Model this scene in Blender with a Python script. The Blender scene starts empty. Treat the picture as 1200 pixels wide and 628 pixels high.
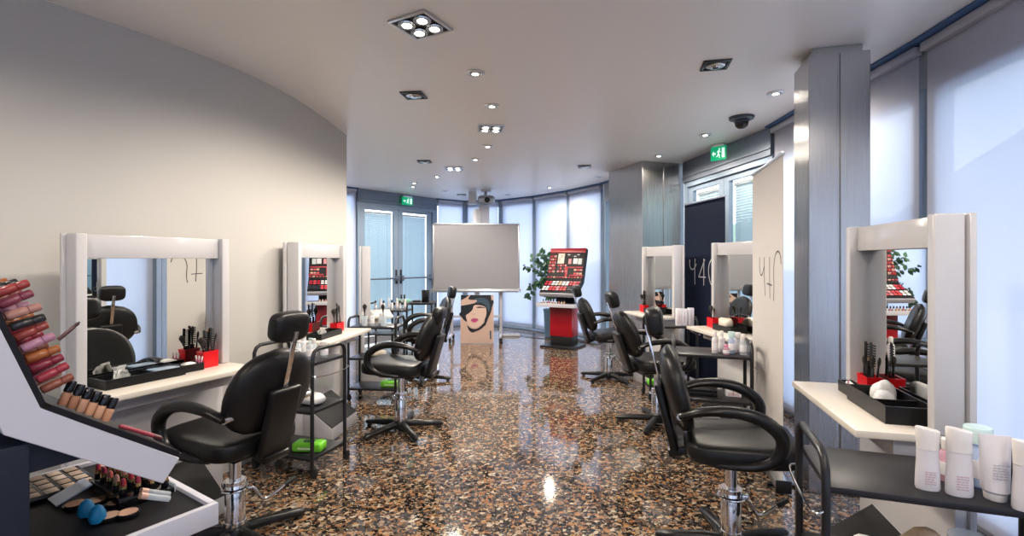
import bpy, bmesh, math, random
from mathutils import Matrix, Vector
random.seed(7)
C = bpy.context.scene.collection
PI = math.pi
CEIL = 2.65
EYE = 1.38

# ---------------------------------------------------------------- materials
def mat(name, col, rough=0.5, metal=0.0, spec=0.5, emit=None, estr=0.0, alpha=1.0, trans=0.0, coat=0.0, ior=1.45, aniso=0.0):
    m = bpy.data.materials.new(name); m.use_nodes = True
    b = m.node_tree.nodes['Principled BSDF']
    b.inputs['Base Color'].default_value = (*col, 1)
    b.inputs['Roughness'].default_value = rough
    b.inputs['Metallic'].default_value = metal
    b.inputs['Specular IOR Level'].default_value = spec
    b.inputs['IOR'].default_value = ior
    b.inputs['Alpha'].default_value = alpha
    b.inputs['Transmission Weight'].default_value = trans
    b.inputs['Coat Weight'].default_value = coat
    b.inputs['Anisotropic'].default_value = aniso
    if emit:
        b.inputs['Emission Color'].default_value = (*emit, 1)
        b.inputs['Emission Strength'].default_value = estr
    return m

def noisy(m, scale=60, amount=0.25, bump=0.0, stretch=(1, 1, 1), rough_amt=0.0):
    """vary a material a little: value noise in the base colour, optional bump"""
    nt = m.node_tree; N = nt.nodes; L = nt.links
    b = N['Principled BSDF']; col = tuple(b.inputs['Base Color'].default_value)
    tc = N.new('ShaderNodeTexCoord'); mp = N.new('ShaderNodeMapping'); mp.inputs['Scale'].default_value = stretch
    L.new(tc.outputs['Object'], mp.inputs['Vector'])
    n = N.new('ShaderNodeTexNoise'); n.inputs['Scale'].default_value = scale; n.inputs['Detail'].default_value = 4
    L.new(mp.outputs['Vector'], n.inputs['Vector'])
    mx = N.new('ShaderNodeMix'); mx.data_type = 'RGBA'
    mx.inputs[6].default_value = tuple(c*(1-amount) for c in col[:3]) + (1,)
    mx.inputs[7].default_value = tuple(min(1, c*(1+amount)) for c in col[:3]) + (1,)
    L.new(n.outputs['Fac'], mx.inputs[0]); L.new(mx.outputs[2], b.inputs['Base Color'])
    if bump:
        bp = N.new('ShaderNodeBump'); bp.inputs['Strength'].default_value = bump; bp.inputs['Distance'].default_value = 0.002
        L.new(n.outputs['Fac'], bp.inputs['Height']); L.new(bp.outputs['Normal'], b.inputs['Normal'])
    if rough_amt:
        r0 = b.inputs['Roughness'].default_value
        mr = N.new('ShaderNodeMapRange'); mr.inputs['To Min'].default_value = max(0, r0-rough_amt); mr.inputs['To Max'].default_value = r0+rough_amt
        L.new(n.outputs['Fac'], mr.inputs['Value']); L.new(mr.outputs['Result'], b.inputs['Roughness'])
    return m

M = {}
M['wall'] = noisy(mat('cream plaster', (0.50, 0.485, 0.455), 0.7), 220, 0.03, 0.05)
M['ceil'] = noisy(mat('ceiling paint', (0.92, 0.88, 0.84), 0.38, spec=0.5), 150, 0.02)
M['white'] = noisy(mat('white lacquer', (0.55, 0.54, 0.55), 0.16, coat=0.2), 40, 0.02)
M['whitedisp'] = mat('white display shell', (0.50, 0.50, 0.555), 0.3)
M['top'] = noisy(mat('cream laminate', (0.70, 0.645, 0.57), 0.22), 12, 0.03, stretch=(1, 8, 1))
M['black'] = noisy(mat('black metal', (0.012, 0.012, 0.014), 0.32), 80, 0.2)
M['blackpl'] = noisy(mat('black plastic', (0.008, 0.008, 0.009), 0.30, spec=0.35), 80, 0.2)
M['shelf'] = noisy(mat('black shelf board', (0.016, 0.016, 0.019), 0.36, spec=0.35), 90, 0.25)
M['leather'] = noisy(mat('black vinyl', (0.009, 0.009, 0.010), 0.36, spec=0.32), 180, 0.3, 0.22)
M['navy'] = noisy(mat('navy black panel', (0.008, 0.011, 0.022), 0.4, spec=0.3), 70, 0.15)
M['chrome'] = noisy(mat('chrome', (0.78, 0.78, 0.80), 0.10, 1.0), 30, 0.05)
M['steel'] = noisy(mat('brushed steel', (0.47, 0.465, 0.46), 0.27, 1.0, aniso=0.4), 5, 0.035, stretch=(120, 120, 0.25), rough_amt=0.02)
M['steeldark'] = noisy(mat('grey steel cladding', (0.19, 0.22, 0.27), 0.4, 0.6), 5, 0.08, stretch=(40, 40, 0.5))
M['alu'] = noisy(mat('aluminium', (0.66, 0.68, 0.71), 0.3, 1.0), 50, 0.05)
M['bluegrey'] = noisy(mat('blue grey frame paint', (0.26, 0.34, 0.44), 0.35), 30, 0.06)
M['mirror'] = mat('mirror silvering', (0.90, 0.92, 0.91), 0.0, 1.0)
M['red'] = noisy(mat('red plastic', (0.62, 0.006, 0.012), 0.28), 40, 0.06)
M['redp'] = noisy(mat('red panel', (0.34, 0.005, 0.014), 0.3), 40, 0.06)
M['green'] = noisy(mat('green wipes pack', (0.16, 0.55, 0.03), 0.35), 30, 0.15)
M['tissue'] = noisy(mat('white tissue', (0.82, 0.82, 0.80), 0.8), 50, 0.06, 0.3)
M['paper'] = noisy(mat('kraft paper', (0.42, 0.30, 0.20), 0.8), 40, 0.12, 0.3)
M['rubber'] = mat('rubber', (0.015, 0.015, 0.015), 0.6)
M['bot'] = noisy(mat('pearl white bottle', (0.66, 0.63, 0.65), 0.3), 30, 0.02)
M['cap'] = mat('glossy white cap', (0.76, 0.72, 0.69), 0.2)
M['print'] = mat('rose print', (0.50, 0.28, 0.32), 0.5)
M['greyprint'] = mat('grey print', (0.35, 0.35, 0.40), 0.5)
M['board'] = noisy(mat('whiteboard enamel', (0.27, 0.27, 0.29), 0.30), 8, 0.02)
M['fabricw'] = noisy(mat('white banner cloth', (0.56, 0.535, 0.515), 0.6), 14, 0.02)
M['fabricn'] = noisy(mat('navy banner cloth', (0.008, 0.013, 0.032), 0.8, spec=0.15), 30, 0.1)
M['inkw'] = mat('pale ink', (0.55, 0.55, 0.56), 0.6)
M['inkb'] = mat('dark ink', (0.03, 0.03, 0.035), 0.6)
M['skin'] = noisy(mat('print skin tone', (0.50, 0.35, 0.29), 0.4), 6, 0.06)
M['skin2'] = mat('print skin shade', (0.48, 0.31, 0.26), 0.4)
M['lips'] = mat('print lips', (0.42, 0.06, 0.17), 0.4)
M['hair'] = mat('print black hair', (0.006, 0.008, 0.014), 0.35)
M['hairb'] = mat('print blue hair sheen', (0.03, 0.06, 0.09), 0.35)
M['eye'] = mat('print lash', (0.03, 0.02, 0.02), 0.4)
M['signg'] = mat('exit sign green', (0.0, 0.30, 0.12), 0.4, emit=(0.0, 0.42, 0.18), estr=0.55)
M['signw'] = mat('exit sign white', (0.8, 0.9, 0.85), 0.4, emit=(0.7, 0.95, 0.85), estr=0.7)
M['bulb'] = mat('lit lamp', (1, 1, 1), 0.4, emit=(1.0, 0.93, 0.82), estr=9.0)
M['bulboff'] = mat('unlit lamp reflector', (0.55, 0.57, 0.58), 0.2, 0.8)
M['leaf'] = noisy(mat('dark leaf', (0.030, 0.085, 0.040), 0.4), 12, 0.4)
M['leaf2'] = noisy(mat('mid leaf', (0.09, 0.20, 0.09), 0.45), 12, 0.3)
M['stem'] = mat('stem', (0.06, 0.07, 0.03), 0.6)
M['planter'] = noisy(mat('slate blue planter', (0.10, 0.17, 0.24), 0.4), 10, 0.1)
M['soil'] = noisy(mat('soil', (0.03, 0.02, 0.015), 0.9), 40, 0.3)
M['projw'] = mat('projector white', (0.62, 0.62, 0.64), 0.4)
M['projg'] = mat('projector grey', (0.30, 0.31, 0.33), 0.4)
M['bristle'] = noisy(mat('dark bristle', (0.02, 0.016, 0.014), 0.8), 100, 0.3)
M['wood'] = mat('brush handle', (0.012, 0.011, 0.011), 0.25)
M['gold'] = mat('gold', (0.75, 0.50, 0.22), 0.25, 1.0)
M['pink'] = mat('pink gloss', (0.62, 0.22, 0.36), 0.25)
M['slat'] = noisy(mat('venetian slat', (0.40, 0.54, 0.60), 0.4), 20, 0.03)
M['ground'] = noisy(mat('outside paving', (0.55, 0.55, 0.56), 0.8), 3, 0.1)
M['lintel'] = mat('lintel paint', (0.42, 0.44, 0.47), 0.6)
M['beige'] = noisy(mat('beige pouch', (0.62, 0.55, 0.46), 0.6), 30, 0.1, 0.3)
M['card'] = noisy(mat('printed white carton', (0.78, 0.76, 0.78), 0.45), 60, 0.03)
M['sponge'] = noisy(mat('blue sponge', (0.01, 0.20, 0.42), 0.5), 50, 0.15, 0.2)
M['dispblk'] = mat('matt black display face', (0.006, 0.006, 0.008), 0.45, spec=0.25)
M['screen'] = mat('black screen', (0.006, 0.006, 0.008), 0.15)
M['trimdark'] = mat('dark blue shadow gap', (0.06, 0.13, 0.28), 0.5)

def clear(name, col, rough=0.05, fac=0.45):
    """thin clear plastic or glass: mostly see-through, with a gloss"""
    m = bpy.data.materials.new(name); m.use_nodes = True
    nt = m.node_tree; N = nt.nodes; L = nt.links; N.clear()
    out = N.new('ShaderNodeOutputMaterial'); t = N.new('ShaderNodeBsdfTransparent'); t.inputs['Color'].default_value = (*col, 1)
    p = N.new('ShaderNodeBsdfPrincipled'); p.inputs['Base Color'].default_value = (*col, 1); p.inputs['Roughness'].default_value = rough
    mx = N.new('ShaderNodeMixShader'); mx.inputs[0].default_value = fac
    L.new(t.outputs[0], mx.inputs[1]); L.new(p.outputs[0], mx.inputs[2]); L.new(mx.outputs[0], out.inputs[0])
    return m
M['clearpl'] = clear('clear plastic', (0.86, 0.90, 0.93), 0.08, 0.35)
M['clearblue'] = clear('pale blue clear plastic', (0.66, 0.76, 0.92), 0.06, 0.4)
M['clearpink'] = clear('rose clear plastic', (0.80, 0.52, 0.62), 0.06, 0.5)
M['teal'] = mat('pale teal cap', (0.50, 0.66, 0.66), 0.3)

def glass_mat():
    m = bpy.data.materials.new('window glass'); m.use_nodes = True
    nt = m.node_tree; N = nt.nodes; L = nt.links; N.clear()
    out = N.new('ShaderNodeOutputMaterial'); t = N.new('ShaderNodeBsdfTransparent'); t.inputs['Color'].default_value = (0.93, 0.97, 0.98, 1)
    g = N.new('ShaderNodeBsdfGlossy'); g.inputs['Roughness'].default_value = 0.02
    ge = N.new('ShaderNodeNewGeometry'); dt = N.new('ShaderNodeVectorMath'); dt.operation = 'DOT_PRODUCT'
    L.new(ge.outputs['Normal'], dt.inputs[0]); L.new(ge.outputs['Incoming'], dt.inputs[1])
    def mth(op, x, y=None, z=None):
        n = N.new('ShaderNodeMath'); n.operation = op
        for k, v in enumerate((x, y, z)):
            if v is None: continue
            if isinstance(v, (int, float)): n.inputs[k].default_value = v
            else: L.new(v, n.inputs[k])
        return n.outputs[0]
    fres = mth('MULTIPLY_ADD', mth('POWER', mth('SUBTRACT', 1.0, mth('ABSOLUTE', dt.outputs['Value'])), 5.0), 0.92, 0.035)
    mx = N.new('ShaderNodeMixShader'); L.new(fres, mx.inputs[0])
    L.new(t.outputs[0], mx.inputs[1]); L.new(g.outputs[0], mx.inputs[2]); L.new(mx.outputs[0], out.inputs[0])
    return m
M['glass'] = glass_mat()

def blind_mat(name, col, trans, through, face):
    m = bpy.data.materials.new(name); m.use_nodes = True
    nt = m.node_tree; N = nt.nodes; L = nt.links; N.clear()
    out = N.new('ShaderNodeOutputMaterial')
    tl = N.new('ShaderNodeBsdfTranslucent'); df = N.new('ShaderNodeBsdfDiffuse'); tp = N.new('ShaderNodeBsdfTransparent')
    tc = N.new('ShaderNodeTexCoord'); nz = N.new('ShaderNodeTexNoise'); nz.inputs['Scale'].default_value = 300
    L.new(tc.outputs['Object'], nz.inputs['Vector'])
    mc = N.new('ShaderNodeMix'); mc.data_type = 'RGBA'
    mc.inputs[6].default_value = tuple(c*0.95 for c in col) + (1,); mc.inputs[7].default_value = (*col, 1)
    L.new(nz.outputs['Fac'], mc.inputs[0])
    L.new(mc.outputs[2], tl.inputs['Color']); df.inputs['Color'].default_value = (*face, 1)
    a = N.new('ShaderNodeMixShader'); a.inputs[0].default_value = trans; L.new(df.outputs[0], a.inputs[1]); L.new(tl.outputs[0], a.inputs[2])
    b = N.new('ShaderNodeMixShader'); b.inputs[0].default_value = through; L.new(a.outputs[0], b.inputs[1]); L.new(tp.outputs[0], b.inputs[2])
    L.new(b.outputs[0], out.inputs[0]); return m
M['tread'] = mat('matt black tread', (0.008, 0.008, 0.009), 0.6, spec=0.25)
M['blind'] = blind_mat('roller blind screen cloth', (0.58, 0.67, 0.92), 0.40, 0.035, (0.74, 0.75, 0.82))

M['slat'] = blind_mat('venetian slat', (0.50, 0.64, 0.72), 0.15, 0.0, (0.42, 0.52, 0.60))
def terrazzo():
    m = mat('polished terrazzo', (0.1, 0.08, 0.06), 0.065, spec=0.5, ior=1.68)
    nt = m.node_tree; N = nt.nodes; L = nt.links; b = N['Principled BSDF']
    tc = N.new('ShaderNodeTexCoord')
    nz = N.new('ShaderNodeTexNoise'); nz.inputs['Scale'].default_value = 30; nz.inputs['Detail'].default_value = 2
    L.new(tc.outputs['Object'], nz.inputs['Vector'])
    ad = N.new('ShaderNodeVectorMath'); ad.operation = 'MULTIPLY_ADD'; ad.inputs[1].default_value = (0.012, 0.012, 0)
    L.new(nz.outputs['Color'], ad.inputs[0]); L.new(tc.outputs['Object'], ad.inputs[2])
    def layer(scale, seed):
        of = N.new('ShaderNodeVectorMath'); of.operation = 'ADD'; of.inputs[1].default_value = (seed, seed*1.7, 0); L.new(ad.outputs[0], of.inputs[0])
        v = N.new('ShaderNodeTexVoronoi'); v.voronoi_dimensions = '2D'; v.inputs['Scale'].default_value = scale; L.new(of.outputs[0], v.inputs['Vector'])
        e = N.new('ShaderNodeTexVoronoi'); e.voronoi_dimensions = '2D'; e.feature = 'DISTANCE_TO_EDGE'; e.inputs['Scale'].default_value = scale; L.new(of.outputs[0], e.inputs['Vector'])
        sp = N.new('ShaderNodeSeparateColor'); L.new(v.outputs['Color'], sp.inputs[0])
        r = N.new('ShaderNodeValToRGB'); r.color_ramp.interpolation = 'CONSTANT'
        els = [(0, (0.012, 0.010, 0.010)), (0.22, (0.045, 0.038, 0.034)), (0.36, (0.13, 0.085, 0.055)), (0.48, (0.33, 0.16, 0.075)), (0.57, (0.46, 0.24, 0.11)),
               (0.66, (0.37, 0.26, 0.17)), (0.74, (0.50, 0.37, 0.24)), (0.82, (0.10, 0.095, 0.095)), (0.93, (0.60, 0.50, 0.38))]
        cr = r.color_ramp
        while len(cr.elements) < len(els): cr.elements.new(1.0)
        for q, (p, c) in zip(cr.elements, els): q.position = p; q.color = (*[k*0.70 for k in c], 1)
        L.new(sp.outputs[0], r.inputs[0])
        mr = N.new('ShaderNodeMapRange'); mr.inputs['From Min'].default_value = 0.03; mr.inputs['From Max'].default_value = 0.075; L.new(e.outputs['Distance'], mr.inputs['Value'])
        return r.outputs[0], mr.outputs[0], sp.outputs[1]
    c1, m1, g1 = layer(46, 0.0); c2, m2, g2 = layer(100, 3.3)
    mxa = N.new('ShaderNodeMix'); mxa.data_type = 'RGBA'; mxa.inputs[6].default_value = (0.018, 0.015, 0.014, 1)
    L.new(m2, mxa.inputs[0]); L.new(c2, mxa.inputs[7])
    th = N.new('ShaderNodeMath'); th.operation = 'GREATER_THAN'; th.inputs[1].default_value = 0.42; L.new(g1, th.inputs[0])
    mu = N.new('ShaderNodeMath'); mu.operation = 'MULTIPLY'; L.new(th.outputs[0], mu.inputs[0]); L.new(m1, mu.inputs[1])
    mxb = N.new('ShaderNodeMix'); mxb.data_type = 'RGBA'; L.new(mu.outputs[0], mxb.inputs[0]); L.new(mxa.outputs[2], mxb.inputs[6]); L.new(c1, mxb.inputs[7])
    L.new(mxb.outputs[2], b.inputs['Base Color'])
    return m
M['floor'] = terrazzo()

_tint = {}
def tint(c, rough=0.3, metal=0.0):
    k = (tuple(round(x, 3) for x in c), rough, metal)
    if k not in _tint: _tint[k] = noisy(mat('product colour', c, rough, metal), 60, 0.05)
    return _tint[k]

# ---------------------------------------------------------------- mesh building
def Rz(a): return Matrix.Rotation(a, 4, 'Z')
def Rx(a): return Matrix.Rotation(a, 4, 'X')
def Ry(a): return Matrix.Rotation(a, 4, 'Y')
def T(x, y, z): return Matrix.Translation((x, y, z))

class MB:
    def __init__(s): s.bm = bmesh.new(); s.mi = 0
    def _merge(s, b, mtx=None):
        if mtx is not None: bmesh.ops.transform(b, matrix=mtx, verts=b.verts[:])
        bmesh.ops.recalc_face_normals(b, faces=b.faces[:])
        vm = {v: s.bm.verts.new(v.co) for v in b.verts}
        for f in b.faces:
            try:
                nf = s.bm.faces.new([vm[v] for v in f.verts]); nf.material_index = s.mi
            except ValueError: pass
        b.free(); return s
    def box(s, x0, x1, y0, y1, z0, z1, bevel=0.0, mtx=None, seg=2):
        b = bmesh.new(); bmesh.ops.create_cube(b, size=1)
        for v in b.verts: v.co = Vector(((x0+x1)/2 + v.co.x*(x1-x0), (y0+y1)/2 + v.co.y*(y1-y0), (z0+z1)/2 + v.co.z*(z1-z0)))
        if bevel: bmesh.ops.bevel(b, geom=b.edges[:], offset=bevel, segments=seg, affect='EDGES', profile=0.5)
        return s._merge(b, mtx)
    def cyl(s, p0, p1, r0, r1=None, seg=16):
        return s.lathe_axis([(r0, 0), (r0 if r1 is None else r1, 1)], p0, p1, seg)
    def lathe_axis(s, prof, p0, p1, seg=16):
        p0 = Vector(p0); p1 = Vector(p1); d = p1-p0; ln = d.length
        q = d.to_track_quat('Z', 'Y').to_matrix().to_4x4()
        return s.lathe([(r, z*ln) for r, z in prof], seg, Matrix.Translation(p0) @ q)
    def lathe(s, prof, seg=20, mtx=None, sx=1.0, sy=1.0):
        b = bmesh.new(); rings = []
        for r, z in prof:
            r = max(r, 1e-5)
            rings.append([b.verts.new((r*sx*math.cos(2*PI*k/seg), r*sy*math.sin(2*PI*k/seg), z)) for k in range(seg)])
        for a, c in zip(rings, rings[1:]):
            for k in range(seg): b.faces.new((a[k], a[(k+1) % seg], c[(k+1) % seg], c[k]))
        b.faces.new(rings[0][::-1]); b.faces.new(rings[-1])
        return s._merge(b, mtx)
    def prism(s, poly, z0, z1, mtx=None, bevel=0.0):
        b = bmesh.new()
        lo = [b.verts.new((x, y, z0)) for x, y in poly]; hi = [b.verts.new((x, y, z1)) for x, y in poly]
        n = len(poly)
        b.faces.new(lo[::-1]); b.faces.new(hi)
        for k in range(n): b.faces.new((lo[k], lo[(k+1) % n], hi[(k+1) % n], hi[k]))
        if bevel: bmesh.ops.bevel(b, geom=b.edges[:], offset=bevel, segments=2, affect='EDGES', profile=0.5)
        return s._merge(b, mtx)
    def tube(s, pts, r, seg=8, closed=False, rw=None, up=None, caps=True):
        """sweep an ellipse (r along 'up', rw across) along pts"""
        pts = [Vector(p) for p in pts]; n = len(pts); rw = r if rw is None else rw
        b = bmesh.new(); rings = []; prev = None
        for i, p in enumerate(pts):
            a = pts[(i-1) % n] if (closed or i > 0) else p
            c = pts[(i+1) % n] if (closed or i < n-1) else p
            t = (c-a).normalized()
            if up is not None: u = Vector(up)
            elif prev is None: u = Vector((0, 0, 1)) if abs(t.z) < 0.9 else Vector((1, 0, 0))
            else: u = prev
            w = t.cross(u)
            if w.length < 1e-6: w = t.orthogonal()
            w.normalize(); u = w.cross(t).normalized(); prev = u
            rr = r[i] if isinstance(r, (list, tuple)) else r
            ww = rw[i] if isinstance(rw, (list, tuple)) else rw
            rings.append([b.verts.new(p + u*rr*math.cos(2*PI*k/seg) + w*ww*math.sin(2*PI*k/seg)) for k in range(seg)])
        m = n if closed else n-1
        for i in range(m):
            A, B = rings[i], rings[(i+1) % n]
            for k in range(seg): b.faces.new((A[k], A[(k+1) % seg], B[(k+1) % seg], B[k]))
        if not closed and caps: b.faces.new(rings[0][::-1]); b.faces.new(rings[-1])
        return s._merge(b)
    def pad(s, sx, sy, sz, mtx=None, e1=0.35, e2=0.45, nu=28, nv=14):
        """superellipsoid cushion, half sizes sx sy sz"""
        b = bmesh.new()
        def f(v, e): return math.copysign(abs(v)**e, v)
        rows = []
        for j in range(1, nv):
            a = -PI/2 + PI*j/nv
            rows.append([b.verts.new((sx*f(math.cos(a), e1)*f(math.cos(2*PI*k/nu), e2), sy*f(math.cos(a), e1)*f(math.sin(2*PI*k/nu), e2), sz*f(math.sin(a), e1))) for k in range(nu)])
        bot = b.verts.new((0, 0, -sz)); top = b.verts.new((0, 0, sz))
        for A, B in zip(rows, rows[1:]):
            for k in range(nu): b.faces.new((A[k], A[(k+1) % nu], B[(k+1) % nu], B[k]))
        for k in range(nu):
            b.faces.new((bot, rows[0][(k+1) % nu], rows[0][k])); b.faces.new((top, rows[-1][k], rows[-1][(k+1) % nu]))
        return s._merge(b, mtx)
    def quad(s, pts):
        s.bm.faces.new([s.bm.verts.new(p) for p in pts]).material_index = s.mi; return s
    def build(s, name, m, parent=None, smooth=True, ang=38):
        me = bpy.data.meshes.new(name); s.bm.to_mesh(me); s.bm.free()
        for q in (m if isinstance(m, (list, tuple)) else [m]): me.materials.append(M[q] if isinstance(q, str) else q)
        if smooth:
            me.shade_smooth(); me.set_sharp_from_angle(angle=math.radians(ang))
        o = bpy.data.objects.new(name, me); C.objects.link(o)
        if parent is not None: o.parent = parent
        return o

def smoothpath(pts, n=6, closed=False):
    pts = [Vector(p) for p in pts]; out = []; N = len(pts)
    for i in range(N if closed else N-1):
        g = lambda k: pts[k % N] if closed else pts[max(0, min(N-1, k))]
        p0, p1, p2, p3 = g(i-1), g(i), g(i+1), g(i+2)
        for k in range(n):
            t = k/n
            out.append(0.5*((2*p1) + (p2-p0)*t + (2*p0-5*p1+4*p2-p3)*t*t + (3*p1-p0-3*p2+p3)*t**3))
    if not closed: out.append(pts[-1])
    return out

def tag(o, label, cat, group=None):
    o['label'] = label; o['category'] = cat
    if group: o['group'] = group
    return o
def thing(name, label, cat, loc=(0, 0, 0), rz=0.0, group=None):
    o = bpy.data.objects.new(name, None); C.objects.link(o); o.empty_display_size = 0.1
    o.location = loc; o.rotation_euler = (0, 0, rz); return tag(o, label, cat, group)
def place(o, loc, rz=0.0): o.location = loc; o.rotation_euler = (0, 0, rz); return o
def struct(o): o['kind'] = 'structure'; return o
def sthing(name, loc=(0, 0, 0), rz=0.0):
    o = bpy.data.objects.new(name, None); C.objects.link(o); o.location = loc; o.rotation_euler = (0, 0, rz); o['kind'] = 'structure'; return o
def facing(ux, uy): return math.atan2(-ux, uy)          # rotation that turns local +Y to (ux, uy)
class Frame:
    """a floor frame: local x across, y forward"""
    def __init__(s, x, y, ux, uy): s.o = Vector((x, y, 0)); s.a = facing(ux, uy); s.m = Rz(s.a)
    def __call__(s, x, y, z=0.0): return tuple(s.o + s.m @ Vector((x, y, z)))
EXPOSURE = 0.30; SKY = 3.8; LAMPS = 28.0

# ---------------------------------------------------------------- camera, world
cam = bpy.data.cameras.new('camera'); cam.sensor_width = 36; cam.lens = 17.4; cam.shift_y = -0.0075; cam.clip_start = 0.02
co = bpy.data.objects.new('camera', cam); C.objects.link(co); co.location = (0, 0, EYE); co.rotation_euler = (PI/2, 0, 0)
bpy.context.scene.camera = co
sc = bpy.context.scene
sc.view_settings.view_transform = 'Standard'; sc.view_settings.look = 'None'; sc.view_settings.gamma = 1.0
sc.view_settings.use_curve_mapping = False; sc.view_settings.exposure = EXPOSURE
w = bpy.data.worlds.new('overcast sky'); sc.world = w; w.use_nodes = True
nt = w.node_tree; bg = nt.nodes['Background']
tcw = nt.nodes.new('ShaderNodeTexCoord'); spx = nt.nodes.new('ShaderNodeSeparateXYZ'); nt.links.new(tcw.outputs['Generated'], spx.inputs[0])
rmp = nt.nodes.new('ShaderNodeValToRGB'); nt.links.new(spx.outputs['Z'], rmp.inputs[0])
rmp.color_ramp.elements[0].color = (0.94, 0.96, 1.0, 1); rmp.color_ramp.elements[1].color = (0.74, 0.82, 1.0, 1)
nt.links.new(rmp.outputs[0], bg.inputs['Color']); bg.inputs['Strength'].default_value = SKY
sc.cycles.max_bounces = 10; sc.cycles.diffuse_bounces = 5; sc.cycles.glossy_bounces = 5; sc.cycles.transparent_max_bounces = 16
sc.cycles.sample_clamp_indirect = 6.0; sc.cycles.caustics_reflective = False; sc.cycles.caustics_refractive = False
sc.cycles.use_denoising = True

# ---------------------------------------------------------------- the shell
wall_pts = [(-1.68, 5.03), (-1.678, 4.7), (-1.682, 4.35), (-1.695, 4.0), (-1.73, 3.7), (-1.79, 3.42), (-1.865, 3.2), (-1.955, 3.0), (-2.10, 2.72),
            (-2.27, 2.44), (-2.45, 2.1), (-2.62, 1.75), (-2.78, 1.35), (-2.92, 0.8), (-3.02, 0.2), (-3.12, -0.8), (-3.2, -2.6)]
wall_pts = [tuple(p)[:2] for p in smoothpath([(x, y, 0) for x, y in wall_pts], 4)]
def offset(pts, d):
    out = []
    for i, p in enumerate(pts):
        a = pts[max(i-1, 0)]; b = pts[min(i+1, len(pts)-1)]
        t = (Vector(b)-Vector(a)).normalized(); out.append((p[0]+t.y*d, p[1]-t.x*d))
    return out
outline = ([(2.2, -2.6), (2.25, 1.4), (2.408, 2.87), (2.50, 4.75), (2.27, 6.45), (1.75, 7.5), (1.51, 8.2), (1.045, 9.05), (0.458, 9.83), (-0.22, 10.45), (-1.01, 10.65),
            (-1.60, 10.20), (-2.75, 8.75), (-3.45, 7.9), (-3.9, 5.6), (-1.72, 5.10)] + wall_pts)
cen = (-0.5, 4.0)
def grow(p, d):
    v = Vector(p)-Vector(cen); v.normalize(); return (p[0]+v.x*d, p[1]+v.y*d)
big = [grow(p, 0.14) for p in outline]
struct(MB().prism(big, -0.12, 0.0).build('floor', 'floor', smooth=False))
struct(MB().prism(big, CEIL, CEIL+0.12).build('ceiling', 'ceil', smooth=False))
outer = offset(wall_pts, -0.11)
for a, b in ((outer, 1),):
    bmw = bmesh.new(); n = len(wall_pts)
    lo_i = [bmw.verts.new((x, y, 0)) for x, y in wall_pts]; hi_i = [bmw.verts.new((x, y, CEIL)) for x, y in wall_pts]
    lo_o = [bmw.verts.new((x, y, 0)) for x, y in offset(wall_pts, 0.11)]; hi_o = [bmw.verts.new((x, y, CEIL)) for x, y in offset(wall_pts, 0.11)]
    for k in range(n-1):
        bmw.faces.new((lo_i[k], lo_i[k+1], hi_i[k+1], hi_i[k])); bmw.faces.new((lo_o[k+1], lo_o[k], hi_o[k], hi_o[k+1]))
    bmw.faces.new((lo_o[0], lo_i[0], hi_i[0], hi_o[0])); bmw.faces.new((lo_i[-1], lo_o[-1], hi_o[-1], hi_i[-1]))
    mbw = MB(); mbw._merge(bmw); struct(mbw.build('wall_left', 'wall', ang=50))
def slab_wall(name, p, q, thick, z0, z1, m):
    p = Vector(p); q = Vector(q); L = (q-p).length
    o = MB().box(0, L, -thick, 0, z0, z1).build(name, m, smooth=False)
    o.location = (p.x, p.y, 0); o.rotation_euler = (0, 0, math.atan2((q-p).y, (q-p).x)); return struct(o)
slab_wall('wall_alcove_side', (-3.45, 7.9), (-3.9, 5.6), 0.1, 0, CEIL, 'wall')
slab_wall('wall_alcove_front', (-3.9, 5.6), (-1.80, 5.12), 0.1, 0, CEIL, 'wall')
struct(MB().box(-40, 40, -40, 60, -0.6, -0.5).build('ground_outside', 'ground', smooth=False))
hb = bmesh.new()  # hillside beyond the blinds; right-hand mounds enlarged to hold back sky light
for (hx, hy, hr, hz) in ((24, 3, 13, 11), (30, 22, 12, 9), (26, -16, 13, 10), (30, 48, 16, 6), (-38, 44, 20, 6)):
    b2 = bmesh.new(); bmesh.ops.create_icosphere(b2, subdivisions=3, radius=1)
    for v in b2.verts: v.co = Vector((hx + v.co.x*hr, hy + v.co.y*hr, -0.6 + v.co.z*hz*(1 + 0.12*math.sin(7*v.co.x+hx)*math.cos(6*v.co.y))))
    vm = {v: hb.verts.new(v.co) for v in b2.verts}
    for f in b2.faces: hb.faces.new([vm[v] for v in f.verts])
    b2.free()
hm = MB(); hm._merge(hb); struct(hm.build('hills_outside', tint((0.16, 0.22, 0.15), 0.9)))

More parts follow.
